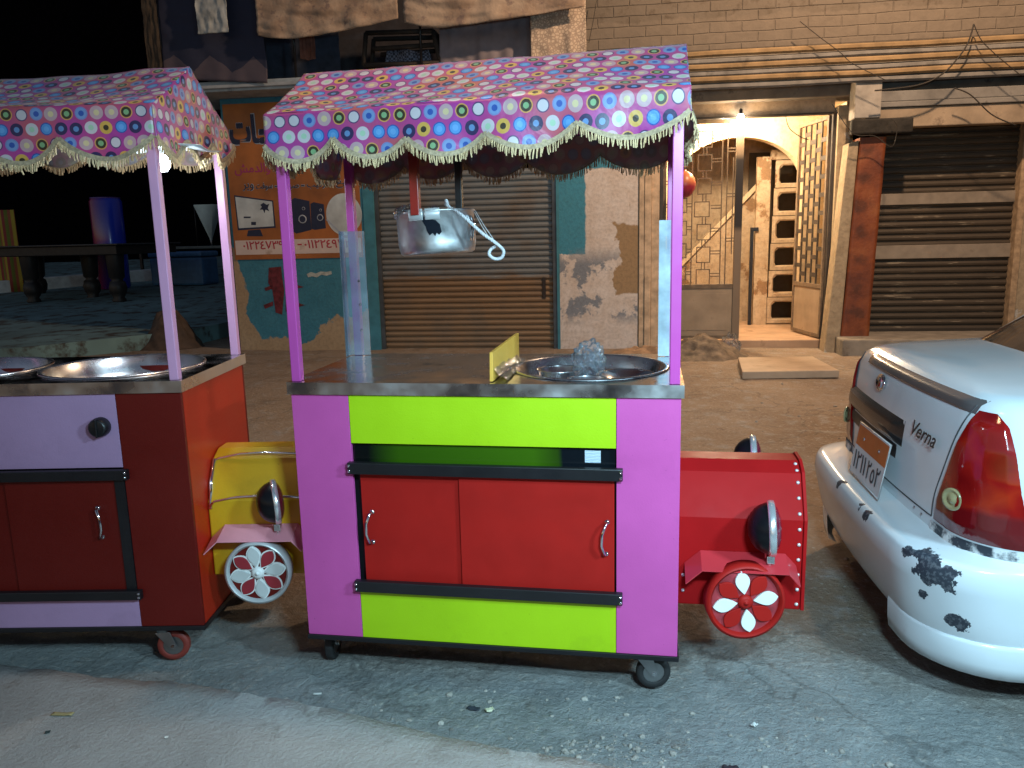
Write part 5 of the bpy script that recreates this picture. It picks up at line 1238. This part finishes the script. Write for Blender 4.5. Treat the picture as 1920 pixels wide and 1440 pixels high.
# dark house closing the street
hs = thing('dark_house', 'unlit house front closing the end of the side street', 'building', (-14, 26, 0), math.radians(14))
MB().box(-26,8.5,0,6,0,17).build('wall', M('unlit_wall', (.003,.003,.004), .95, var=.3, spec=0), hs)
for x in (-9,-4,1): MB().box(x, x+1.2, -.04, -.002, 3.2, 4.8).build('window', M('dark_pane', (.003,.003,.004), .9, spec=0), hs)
# ------------------------------------------------------------------ white saloon, parked nose to the right
CX, CY, CROT = 2.100, .880, math.radians(2.0)
car = thing('parked_car', 'white saloon car with a chipped rear bumper and an orange-topped number plate', 'car', (CX, CY, 0), CROT)
CW = Matrix.Translation((CX, CY, 0)) @ Matrix.Rotation(CROT, 4, 'Z'); CWI = CW.inverted()
def carpt(u, v, xl):          # point of the sight line on the car-local plane x = xl
    o = CWI @ CAM; d = CWI.to_3x3() @ ray(u, v); return o+d*((xl-o.x)/d.x)
LEN = 4.22
def ring(z, xr, xf, hw, rr, rf, bow=.05, nb=14, nc=10, ns=34):
    """plan outline at height z, counter-clockwise from rear centre toward -y (near side)"""
    P = []
    def rear(y): return xr + bow*(abs(y)/hw)**2.2
    yc = hw-rr
    for i in range(nb): P.append((rear(-yc*i/nb), -yc*i/nb))
    x0 = rear(-yc)
    for i in range(nc): a = PI/2*i/nc; P.append((x0+rr-rr*math.cos(a), -yc-rr*math.sin(a)))
    xa, xb = x0+rr, xf-rf-.1
    for i in range(ns): P.append((xa+(xb-xa)*i/ns, -hw))
    yf = hw-rf
    for i in range(nc): a = PI/2*i/nc; P.append((xb+(rf+.1)*math.sin(a)*.9, -hw+rf-rf*math.cos(a)))
    for i in range(nb): P.append((xf-.01-(.1*.9)*((1-i/nb))**2 if False else xb+(rf+.1)*.9+ (xf-(xb+(rf+.1)*.9))*math.sin(PI/2*i/nb), -yf+yf*i/nb))
    P.append((xf, 0))
    full = P+[(x, -y) for x, y in P[-2:0:-1]]
    return [Vector((x, y, z)) for x, y in full]
def skin(mb, rings, cap=None):
    V = [[mb.bm.verts.new(p) for p in r] for r in rings]; n = len(V[0])
    for a, b in zip(V, V[1:]):
        for k in range(n): f = mb.bm.faces.new((a[k], a[(k+1)%n], b[(k+1)%n], b[k])); f.smooth = True
    return V
def lerp_prof(tab, z):
    for a, b in zip(tab, tab[1:]):
        if z <= b[0]: k = (z-a[0])/(b[0]-a[0]); k = max(0, min(1, k)); return [p+(q-p)*k for p, q in zip(a, b)]
    return list(tab[-1])
#        z    xr    xf    hw    rr   rf
BODY = [(.30,.150,4.16,.790,.24,.40),(.52,.155,4.19,.830,.24,.42),(.60,.160,4.19,.842,.24,.42),(.70,.163,4.17,.850,.25,.43),(.80,.169,4.12,.848,.25,.44),(.90,.179,4.02,.836,.25,.45),(.98,.193,3.90,.815,.24,.46),(1.03,.213,3.84,.785,.23,.46),(1.055,.246,3.80,.745,.21,.46)]
def body_ring(z, grow=0):
    p = lerp_prof(BODY, z); return ring(z, p[1]-grow, p[2]+grow, p[3]+grow, p[4], p[5])
def carpaint(chips):
    t = NT('white_car_paint' + ('_chipped' if chips else '')); co = t.coord(); n = t.noise(3, 4, .5, co)
    c = t.ramp(n, ((.3,(.60,.65,.68)),(.7,(.66,.71,.75))))
    dn = t.noise(6, 8, .7, co); c = t.mix(t.ramp(dn, ((.6,0.0),(.9,.35))), c, (.30,.27,.23))
    if chips:
        nz = t.noise(17, 7, .62, co); nb = t.noise(70, 4, .6, co); tot = None
        for (p, r) in chips:
            vm = t.n('ShaderNodeVectorMath', operation='DISTANCE'); t.L(co, vm.inputs[0]); vm.inputs[1].default_value = p
            m_ = t.math('SUBTRACT', 1.0, t.math('DIVIDE', vm.outputs['Value'], r))
            tot = m_ if tot is None else t.math('MAXIMUM', tot, m_)
        val = t.math('ADD', t.math('MULTIPLY', t.math('MAXIMUM', tot, -.8), .42), t.math('MULTIPLY', t.math('SUBTRACT', nz, .5), 1.25))
        val = t.math('ADD', val, t.math('MULTIPLY', t.math('SUBTRACT', nb, .5), .12))
        msk = t.ramp(val, ((.155, 0.0),(.165, 1.0)))
        chipc = t.mix(t.ramp(nb, ((.5,0.0),(.62,1.0))), (.022,.030,.045), (.10,.11,.13))
        c = t.mix(msk, c, chipc); rg = t.mix(msk, (.20,)*3, (.7,)*3)
        t.rough(rg)
    else: t.rough(.2)
    t.base(c); t.b.inputs['Coat Weight'].default_value = .5 if not chips else .25; t.b.inputs['Coat Roughness'].default_value = .1
    return t.m
wpaint = carpaint(None)
mb = MB(); zs_ = [.30,.40,.52,.60,.65,.70,.75,.80,.85,.90,.94,.98,1.005,1.03,1.045,1.055]
rings = [body_ring(z) for z in zs_]
top = rings[-1]; cxm = 2.0
for k, dz in ((.90,.010),(.70,.020),(.45,.028),(.2,.032),(.0,.033)):
    rings.append([Vector((max(.33+.0*k, p.x) if False else (p.x-cxm)*(.93+.07*k)+cxm, p.y*k, 1.055+dz+.035*min(1, max(0, (p.x-.35)/.6)))) for p in top])
skin(mb, rings); bmesh.ops.remove_doubles(mb.bm, verts=mb.bm.verts, dist=.0006); body = mb.build('body', wpaint, car)
# bumper
BUMP = [(.190,.078,4.10,.815,.30,.5),(.215,.058,4.15,.832,.31,.5),(.28,.036,4.19,.845,.31,.5),(.38,.014,4.22,.856,.31,.5),(.445,.000,4.24,.862,.31,.5),(.495,.004,4.24,.861,.31,.5),(.517,.016,4.23,.854,.30,.5)]
chips = []
for (u, v, r, xl) in ((1745,1062,.10,.02),(1790,1165,.05,.02),(1735,1110,.04,.02),(1585,960,.04,.02),(1620,980,.05,.02),(1640,1010,.045,.02),(1600,930,.035,.01),(1780,1040,.05,.05),(1880,1035,.06,.2),(1755,990,.05,.1),(1800,1010,.05,.12),(1720,1075,.05,.02)):
    chips.append((tuple(carpt(u, v, xl)), r))
# chips sit on the bumper skin: push each onto the surface found by its own sight line
def bump_x(y, z):
    p = lerp_prof(BUMP, z); hw, rr = p[3], p[4]; yc = hw-rr; ay = min(abs(y), hw)
    if ay <= yc: return p[1]+.05*(ay/hw)**2.2
    return p[1]+.05*(yc/hw)**2.2+rr-math.sqrt(max(0, rr*rr-(ay-yc)**2))
ch2 = []
for (u, v, r, xl) in ((1745,1060,.115,.02),(1770,1075,.08,.03),(1762,1005,.05,.05),(1800,1022,.06,.08),(1850,1030,.05,.12),(1885,1040,.05,.2),(1730,1045,.06,.02),(1795,1170,.06,.02),(1735,1115,.045,.02),(1575,905,.05,.02),(1612,930,.06,.02),(1622,965,.045,.02),(1650,975,.03,.02),(1700,1035,.045,.02)):
    x = xl
    for it in range(25):
        p = carpt(u, v, x); x += .5*(bump_x(p.y, p.z)-x)
    ch2.append((tuple(carpt(u, v, x)), r*.85))
bpaint = carpaint(ch2)
def bring(z):
    p = lerp_prof(BUMP, z); return ring(p[0], p[1], p[2], p[3], p[4], p[5])
mb = MB(); rr_ = [bring(z) for z in (.190,.203,.215,.25,.28,.33,.38,.42,.445,.47,.487,.504,.517)]
inn = body_ring(.60); inn0 = body_ring(.52)
rr_.append([p.lerp(Vector((q.x, q.y, .530)), .25) for p, q in zip(bring(.517), inn0)])
rr_.append([Vector((q.x, q.y, .540)).lerp(p, .25) for p, q in zip(bring(.517), inn0)])
rr_.append([Vector((q.x+.004, q.y*.998, .543)) for q in inn0])
und = [[Vector(((p.x-2.1)*.93+2.1, p.y*.9, .180)) for p in bring(.190)]]
V = skin(mb, und+rr_)
# keep only the rear end of this shell; the front end is its own bumper
kill = [f for f in mb.bm.faces if f.calc_center_median().x > .86]; bmesh.ops.delete(mb.bm, geom=kill, context='FACES')
bumper = mb.build('rear_bumper', bpaint, car)
mb = MB(); skin(mb, und+rr_); kill = [f for f in mb.bm.faces if f.calc_center_median().x < 3.4]; bmesh.ops.delete(mb.bm, geom=kill, context='FACES'); mb.build('front_bumper', wpaint, car)
# deeper skirt under the rear bumper's corners
for sg in (-1, 1):
    mb = MB(); prm = lambda z, g: [q for q in ring(z, .060-g, 4.2, .832+g, .31, .5)]
    lo, hi = [(.108,-.03),(.118,.002),(.165,.010),(.232,.014),(.243,.011),(.252,-.003)], None
    R = [prm(z, g) for z, g in lo]; n = len(R[0]); idx = list(range(12, 34)) if sg < 0 else [(-i) % n for i in range(12, 34)]
    for a, b in zip(R, R[1:]):
        va = [mb.bm.verts.new(a[i]) for i in idx]; vb = [mb.bm.verts.new(b[i]) for i in idx]
        for k in range(len(idx)-1): f = mb.bm.faces.new((va[k], va[k+1], vb[k+1], vb[k])); f.smooth = True
    bmesh.ops.remove_doubles(mb.bm, verts=mb.bm.verts, dist=.0005); mb.build('bumper_skirt', wpaint, bumper)
# patches that lie on the body skin: list of (y, z) outlines on the rear face
def rear_x(y, z, grow=0):
    p = lerp_prof(BODY, z); hw, rr = p[3]+grow, p[4]; yc = hw-rr; ay = min(abs(y), hw-1e-4)
    x0 = p[1]-grow+.05*(min(ay, yc)/hw)**2.2
    if ay <= yc: return x0
    return x0+rr-math.sqrt(max(0, rr*rr-(ay-yc)**2))
def rear_hit(u, v, grow=0):
    x = .3
    for it in range(40):
        p = carpt(u, v, x); x += .6*(rear_x(p.y, min(1.05, max(.3, p.z)), grow)-x)
    return carpt(u, v, x)
def strip(name, za, zb_, ya, yb, mat, grow, parent, ny=40, nz=4, edge=.004, wf=None):
    mb = MB()
    def P(a, k):
        y = ya+(yb-ya)*a; lo, hi = (za, zb_) if wf is None else wf(a); z = lo+(hi-lo)*k
        e = min(1, min(k, 1-k)*6, min(a, 1-a)*14); return Vector((rear_x(y, z)-grow*e, y, z))
    mb.grid(P, ny, nz); return mb.build(name, mat, parent)
dkchrome = M('smoked_chrome', (.16,.14,.14), .24, .4, var=.06, rvar=.05)
strip('boot_trim', 1.000, 1.046, rear_hit(1846,758).y, rear_hit(1646,652).y, dkchrome, .010, car, nz=6)
g0, g1, g2 = rear_hit(1616,722), rear_hit(1698,790), rear_hit(1690,838)
0 and print('LL', [tuple(round(c,3) for c in p) for p in (rear_hit(1838,768), rear_hit(1748,985), rear_hit(1655,717), rear_hit(1646,652), rear_hit(1846,758))]); 0 and print('garnish', g0, g1, g2)
gy0 = g1.y; gy1 = max(g0.y, -g1.y)
gp = strip('plate_garnish', g2.z, g1.z, gy0, gy1, M('dark_garnish', (.075,.07,.072), .2, .7, var=.15), .012, car, nz=5)
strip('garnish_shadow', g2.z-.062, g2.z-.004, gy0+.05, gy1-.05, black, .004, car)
# number plate
a_, b_, c_ = carpt(1613,787,.115), carpt(1669,834,.115), carpt(1633,921,.085)
PWID, PHT = a_.y-b_.y, max(.15, b_.z-c_.z)
pl = bpy.data.objects.new('number_plate', None); col.objects.link(pl); pl.parent = car; pl.location = (.085, (a_.y+b_.y)/2, c_.z); pl.rotation_euler = (0, math.radians(9), 0)
PLM = AX((0,0,0),(0,-1,0),(0,0,1),(-1,0,0))       # drawn as seen from behind the car
hw_ = PWID/2
MB().prism([(-hw_,.0),(hw_,.0),(hw_,PHT),(-hw_,PHT)], 0, .004, PLM).build('plate_sheet', M('plate_white', (.62,.64,.66), .4, var=.06), pl, bevel=.001)
MB().prism([(-hw_+.006,PHT*.57),(hw_-.006,PHT*.57),(hw_-.006,PHT*.965),(-hw_+.006,PHT*.965)], .0042, .005, PLM).build('plate_top', M('plate_orange', (.50,.13,.03), .45, var=.15), pl)
pink_ = M('plate_ink', (.04,.045,.06), .5)
text('plate_number', '\u0661\u0662\u0661\u0661', pink_, pl, PLM @ Matrix.Translation((-hw_*.86,PHT*.14,.0045)), hw_*.80, PHT*.34, bold=.35)
text('plate_letters', '\u0662\u0665\u0662', pink_, pl, PLM @ Matrix.Translation((hw_*.06,PHT*.14,.0045)), hw_*.78, PHT*.34, bold=.35)
MB().tube([PLM @ Vector(p) for p in ((-hw_,0,.002),(hw_,0,.002),(hw_,PHT,.002),(-hw_,PHT,.002))], .004, 6, closed=True).build('plate_frame', silver, pl)
for x in (-hw_*.5,hw_*.5): MB().lathe([(.008,.004),(.007,.008),(.001,.009)], 10, PLM @ Matrix.Translation((x,PHT*.76,.001))).build('plate_bolt', chrome, pl)
# badge: plain oval emblem
bh = rear_hit(1655,717); nb_ = Vector((-1, 0, .12)).normalized()
Mb = AX((rear_x(bh.y, bh.z)-.004, bh.y, bh.z), (0,-1,0), Vector((.12,0,1)).normalized(), nb_) 
bd = MB().lathe([(.050,0),(.052,.006),(.046,.010),(.042,.006),(.001,.006)], 32, Mb @ Matrix.Diagonal((1,.72,1,1))).build('badge', chrome, car)
MB().prism([(-.020,-.026),(-.010,-.026),(-.004,-.004),(.010,-.002),(.012,-.026),(.022,-.026),(.016,.026),(.006,.026),(.004,.006),(-.008,.004),(-.006,.026),(-.016,.026)], .006, .010, Mb @ Matrix.Diagonal((1,.8,1,1))).build('badge_emblem', chrome, bd)
# model script
t0, t1 = rear_hit(1714,808), rear_hit(1759,832)
Mt = AX((rear_x(t0.y, t0.z)-.006, t0.y, t0.z-.012), Vector((0,-1,0)), Vector((.14,0,1)).normalized(), Vector((-1,0,.14)).normalized())
sc_t = text('model_script', 'Verna', M('script_dark', (.05,.06,.075), .3, .6), car, Mt, t0.y-t1.y+.02, .056, bold=1.0, shear=.35, ext=.004)
for u, v in ((1714,952),(1727,965)):
    h = rear_hit(u, v); MB().lathe([(.008,-.002),(.008,.002),(.005,.003),(.001,.001)], 12, AX((rear_x(h.y, h.z), h.y, h.z),(0,-1,0),(0,0,1),(-1,0,0))).build('boot_bolt', chrome, car)
# tail lights wrap the corners
LIGHT = [(1838,768),(1818,790),(1795,828),(1775,880),(1757,930),(1749,972)]
LL = [rear_hit(u, v) for u, v in LIGHT]
zt1, zb1 = LL[0].z-.003, LL[-1].z
def light_left(z):
    for a, b in zip(LL, LL[1:]):
        if b.z <= z <= a.z: k = (a.z-z)/max(1e-6, a.z-b.z); return a.y+(b.y-a.y)*k
    return LL[0].y if z > LL[0].z else LL[-1].y
def lens_mat():
    t = NT('tail_lens'); co = t.coord(); v = t.n('ShaderNodeTexVoronoi'); v.inputs['Scale'].default_value = 9; t.L(co, v.inputs['Vector'])
    n = t.noise(14, 3, .5, co); c = t.ramp(t.math('ADD', t.math('MULTIPLY', v.outputs['Distance'], .8), t.math('MULTIPLY', n, .35)), ((.42,(.16,.003,.004)),(.72,(.27,.008,.006)),(.95,(.36,.024,.007))))
    x, y, z = xyz(t, co); c = t.mix(ragged(t, t.math('SUBTRACT', .700, z), n, .02), c, (.13,.004,.006))
    t.base(c); t.rough(.10); t.b.inputs['Coat Weight'].default_value = .8; t.b.inputs['Coat Roughness'].default_value = .04
    t.bump(v.outputs['Distance'], .25, .01); return t.m
lensm = lens_mat(); edge_red = M('lens_edge', (.16,.01,.03), .15, coat=.6)
def seen_at(p):
    q = CW @ p-CAM; w = q.dot(CF); return 960+F_PX*q.dot(CR)/w, 720+F_PX*q.dot(CD)/w
RIM = [(766,1842),(774,1868),(803,1893),(855,1906),(925,1915),(1015,1934),(1100,1960)]
def rim_u(v):
    for (va, ua), (vb, ub) in zip(RIM, RIM[1:]):
        if v <= vb: return ua+(ub-ua)*max(0, (v-va)/(vb-va))
    return RIM[-1][1]
def skin_pt(y, z):
    hw = lerp_prof(BODY, z)[3]
    if y > -hw+.002: return Vector((rear_x(y, z), y, z))
    return Vector((rear_x(-hw+.0005, z)+(-hw-y), -hw, z))
_lens = {}
def lens_len(z):
    key = round(z, 5)
    if key in _lens: return _lens[key]
    yl = light_left(z); s_ = .03
    while s_ < .75:
        u, v = seen_at(skin_pt(yl-s_, z))
        if u > rim_u(v): break
        s_ += .0006
    _lens[key] = s_
    return s_
for sg in (-1, 1):
    mb = MB()
    def P(a, k, g=.012):
        z = zb1+(zt1-zb1)*k; yl = light_left(z); p = lerp_prof(BODY, z); hw = p[3]
        L1 = lens_len(z); s = a*L1; y = yl-s*1.0; 
        e = min(1, min(k, 1-k)*9, min(a, 1-a)*16)
        if y > -hw+.002: return Vector((rear_x(y, z)-g*e*.8, y-g*e*.3*(1 if y < -.55 else 0), z))
        return Vector((rear_x(-hw+.0005, z)+(-hw-y), -hw-g*e, z))
    fn_ = P if sg < 0 else (lambda a, k: Vector((P(a, k).x, -P(a, k).y, P(a, k).z)))
    mb.grid(fn_, 70, 56); tl = mb.build('tail_light', lensm, car)
    h = rear_hit(1793,936); yy, zz3 = h.y, h.z; x = rear_x(yy, zz3)-.012
    if sg > 0: yy = -yy
    nrm = Vector((-1, sg*.55, 0)).normalized(); xx_ = nrm.cross(Vector((0,0,1)))
    rv = MB(); rv.lathe([(.040,.0),(.040,.006),(.032,.008),(.028,.002),(.018,.002),(.016,.007),(.001,.009)], 28, AX((x, yy, zz3), xx_, (0,0,1), nrm)); rv.build('reverse_lamp', M('smoky_amber', (.30,.27,.14), .2, var=.2, coat=.5), tl)
    # chipped white filler between lamp and bumper
# black gap line under the lamp
mb = MB(); 
for sg in (-1, 1): pass
chip_strip = M('chipped_filler', (.66,.67,.67), .35, var=.05, dirt=(.025,.032,.045), dscale=13, dthr=.45)
for sg in (-1, 1):
    mb = MB(); y0_ = LL[-1].y+.004
    def P2(a, k):
        z = .540+(zb1-.004-.540)*k; hw = lerp_prof(BODY, z)[3]; s = a*(abs(-hw-y0_)+.35); y = y0_-s
        v = Vector((rear_x(y, z)-.006, y, z)) if y > -hw+.002 else Vector((rear_x(-hw+.0005, z)+(-hw-y), -hw-.006, z))
        return v if sg < 0 else Vector((v.x, -v.y, v.z))
    mb.grid(P2, 50, 3); mb.build('filler_strip', chip_strip, car)
# boot shut line
sl_ = MB(); pts = [Vector((rear_x(y, z)-.0005, y, z)) for y, z in ((LL[-1].y+.012,.585),(LL[4].y+.018,LL[4].z),(LL[3].y+.020,LL[3].z),(LL[2].y+.022,LL[2].z),(LL[1].y+.022,LL[1].z),(LL[0].y+.02,LL[0].z+.012))]
gapm = M('panel_gap', (.05,.05,.055), .8)
for sg in (-1, 1): MB().tube([Vector((p.x, p.y*(1 if sg < 0 else -1), p.z)) for p in spline(pts, 5)], .0028, 5).build('shut_line', gapm, body)
MB().tube([Vector((rear_x(y, .585)-.0005, y, .585)) for y in [LL[-1].y+.012+(-2*LL[-1].y-.024)*i/24 for i in range(25)]], .0028, 5).build('shut_line', gapm, body)
# cabin
def cring(z, xr, xf, hw, r): return ring(z, xr, xf, hw, r, r, bow=.07)
CAB = [(1.05,.66,3.02,.735,.24),(1.105,.72,2.93,.722,.24),(1.22,.89,2.66,.675,.23),(1.36,1.12,2.38,.620,.22),(1.425,1.28,2.20,.585,.20)]
mb = MB(); skin(mb, [cring(*c) for c in CAB]); glassm = M('car_window_glass', (.012,.016,.018), .05, coat=.4); cabin = mb.build('window_glass', glassm, car)
mb = MB(); r0 = cring(1.425,1.28,2.20,.585,.20); rs = [cring(1.412,1.245,2.235,.595,.20), cring(1.432,1.28,2.20,.582,.20)]
for k, z in ((.85,1.455),(.6,1.47),(.3,1.477),(.0,1.479)): rs.append([Vector(((p.x-1.78)*k+1.78, p.y*k, z)) for p in r0])
skin(mb, rs); bmesh.ops.remove_doubles(mb.bm, verts=mb.bm.verts, dist=.0006); mb.build('roof', wpaint, car)
for sg in (-1, 1):
    # rear pillar, centre pillar, front pillar as body-coloured bars set proud of the glass
    for (xa, xb, wa, wb) in ((.94,1.38,.30,.16),(1.86,1.86,.09,.07),(2.86,2.22,.10,.08)):
        mb = MB()
        def PP(a, k):
            z = 1.045+.38*k; c = lerp_prof(CAB, z); x = xa+(xb-xa)*k+(a-.5)*(wa+(wb-wa)*k); return Vector((x, sg*(c[3]+.006), z))
        mb.grid(PP, 4, 10); mb.build('pillar', wpaint, car, solid=.012)
    # side windows' sill strip, door seams, handles
    for x in (1.32,2.08,2.98):
        MB().tube([Vector((x+.02*math.sin(z*4), sg*(lerp_prof(BODY, z)[3]+.0005), z)) for z in [.32+.06*i for i in range(12)]], .003, 5).build('door_seam', gapm, body)
    for x in (1.42,2.18): MB().box(x, x+.17, sg*.845-.014, sg*.845+.014, .885, .912).build('door_handle', wpaint, car, bevel=.008)
    mb = MB(); bmesh.ops.create_uvsphere(mb.bm, u_segments=16, v_segments=10, radius=1)
    for v in mb.bm.verts: v.co = Vector((2.62+v.co.x*.06, sg*.86+v.co.y*.10, 1.07+v.co.z*.065))
    mb.build('wing_mirror', wpaint, car)
    hm = MB(); bmesh.ops.create_uvsphere(hm.bm, u_segments=18, v_segments=10, radius=1)
    for v in hm.bm.verts: v.co = Vector((3.92+v.co.x*.20, sg*.60+v.co.y*.16, .70+v.co.z*.10))
    hm.build('headlight', M('headlamp_glass', (.55,.58,.60), .1, coat=.6), car)
    for xw in (.86, 3.38):
        Mx = AX((xw, sg*.835, .295), (1,0,0), (0,0,1), (0,-sg,0)) if False else AX((xw, sg*.80, .295), (1,0,0), (0,0,1), (0,sg,0))
        MB().lathe([(.345,.030),(.345,.050),(.001,.050)], 40, Mx).build('wheel_arch', black, car)
        w = MB().lathe([(.20,-.12),(.285,-.12),(.295,-.09),(.295,.075),(.285,.095),(.20,.098)], 40, Mx).build('wheel', rubber, car)
        MB().lathe([(.20,.085),(.19,.094),(.17,.075),(.06,.082),(.05,.092),(.001,.092)], 36, Mx).build('rim', silver, w)
MB().box(.35, 3.9, -.70, .70, .19, .30).build('underbody', black, car)
# ------------------------------------------------------------------ light
wd_ = bpy.data.worlds.new('World'); sc.world = wd_; wd_.use_nodes = True
nt = wd_.node_tree; sky = nt.nodes.new('ShaderNodeTexSky'); sky.sky_type = 'NISHITA'; sky.sun_disc = False; sky.sun_elevation = math.radians(-4); sky.sun_rotation = math.radians(200)
nt.links.new(sky.outputs[0], nt.nodes['Background'].inputs[0]); nt.nodes['Background'].inputs[1].default_value = 3.4
def lamp(name, typ, loc, power, colr, target=None, **kw):
    l = bpy.data.lights.new(name, typ); l.energy = power; l.color = colr
    for k, v in kw.items(): setattr(l, k, v)
    o = bpy.data.objects.new(name, l); col.objects.link(o); o.location = loc
    if target is not None: o.rotation_euler = (Vector(target)-Vector(loc)).to_track_quat('-Z', 'Y').to_euler()
    return o
COOL = (.52, .86, 1.04); WARM = (1.0, .60, .32)
# white shop-front lamps across the street, behind the photographer
lamp('shop_lamp', 'AREA', (1.80,-2.3,2.28), 58, COOL, (1.5,.5,.8), shape='RECTANGLE', size=.42, size_y=.16, spread=math.radians(128))
lamp('shop_lamp', 'AREA', (3.9,-2.0,2.65), 66, COOL, (1.6,.4,.6), shape='RECTANGLE', size=.42, size_y=.16, spread=math.radians(126))
# added spot above the carts, then the sodium street lamp high at right
lamp('street_and_fill_lamp', 'SPOT', (0.45,.30,4.0), 105, WARM, (.35,.38,0), spot_size=math.radians(78), spot_blend=.9, shadow_soft_size=.08)  # unseen spot added close above the carts to warm the canopy roofs
lamp('street_and_fill_lamp', 'SPOT', (3.9,5.1,6.8), 1700, (1.0,.67,.42), (1.2,8.8,1.5), spot_size=math.radians(142), spot_blend=.4, shadow_soft_size=.12)
# door and cart bulbs seen lit, plus an unseen lamp added for the hall
lamp('door_bulb_light', 'POINT', lw+Vector((0,-.01,-.10)), 45, (1.0,.70,.38), shadow_soft_size=.05)
lamp('unseen_hall_lamp', 'POINT', BW @ Vector((2.35,.62,3.12)), 330, (1.0,.78,.52), shadow_soft_size=.06)
lamp('cart_bulb_light', 'POINT', in2(1.265,.27,1.86), 7, (.75,.90,1.0), shadow_soft_size=.035)
sc.view_settings.view_transform = 'Standard'; sc.view_settings.look = 'None'; sc.view_settings.exposure = 0; sc.view_settings.gamma = 1
sc.cycles.use_denoising = True; sc.cycles.max_bounces = 8; sc.cycles.transparent_max_bounces = 12; sc.cycles.sample_clamp_indirect = 4
sc.cycles.caustics_reflective = False; sc.cycles.caustics_refractive = False
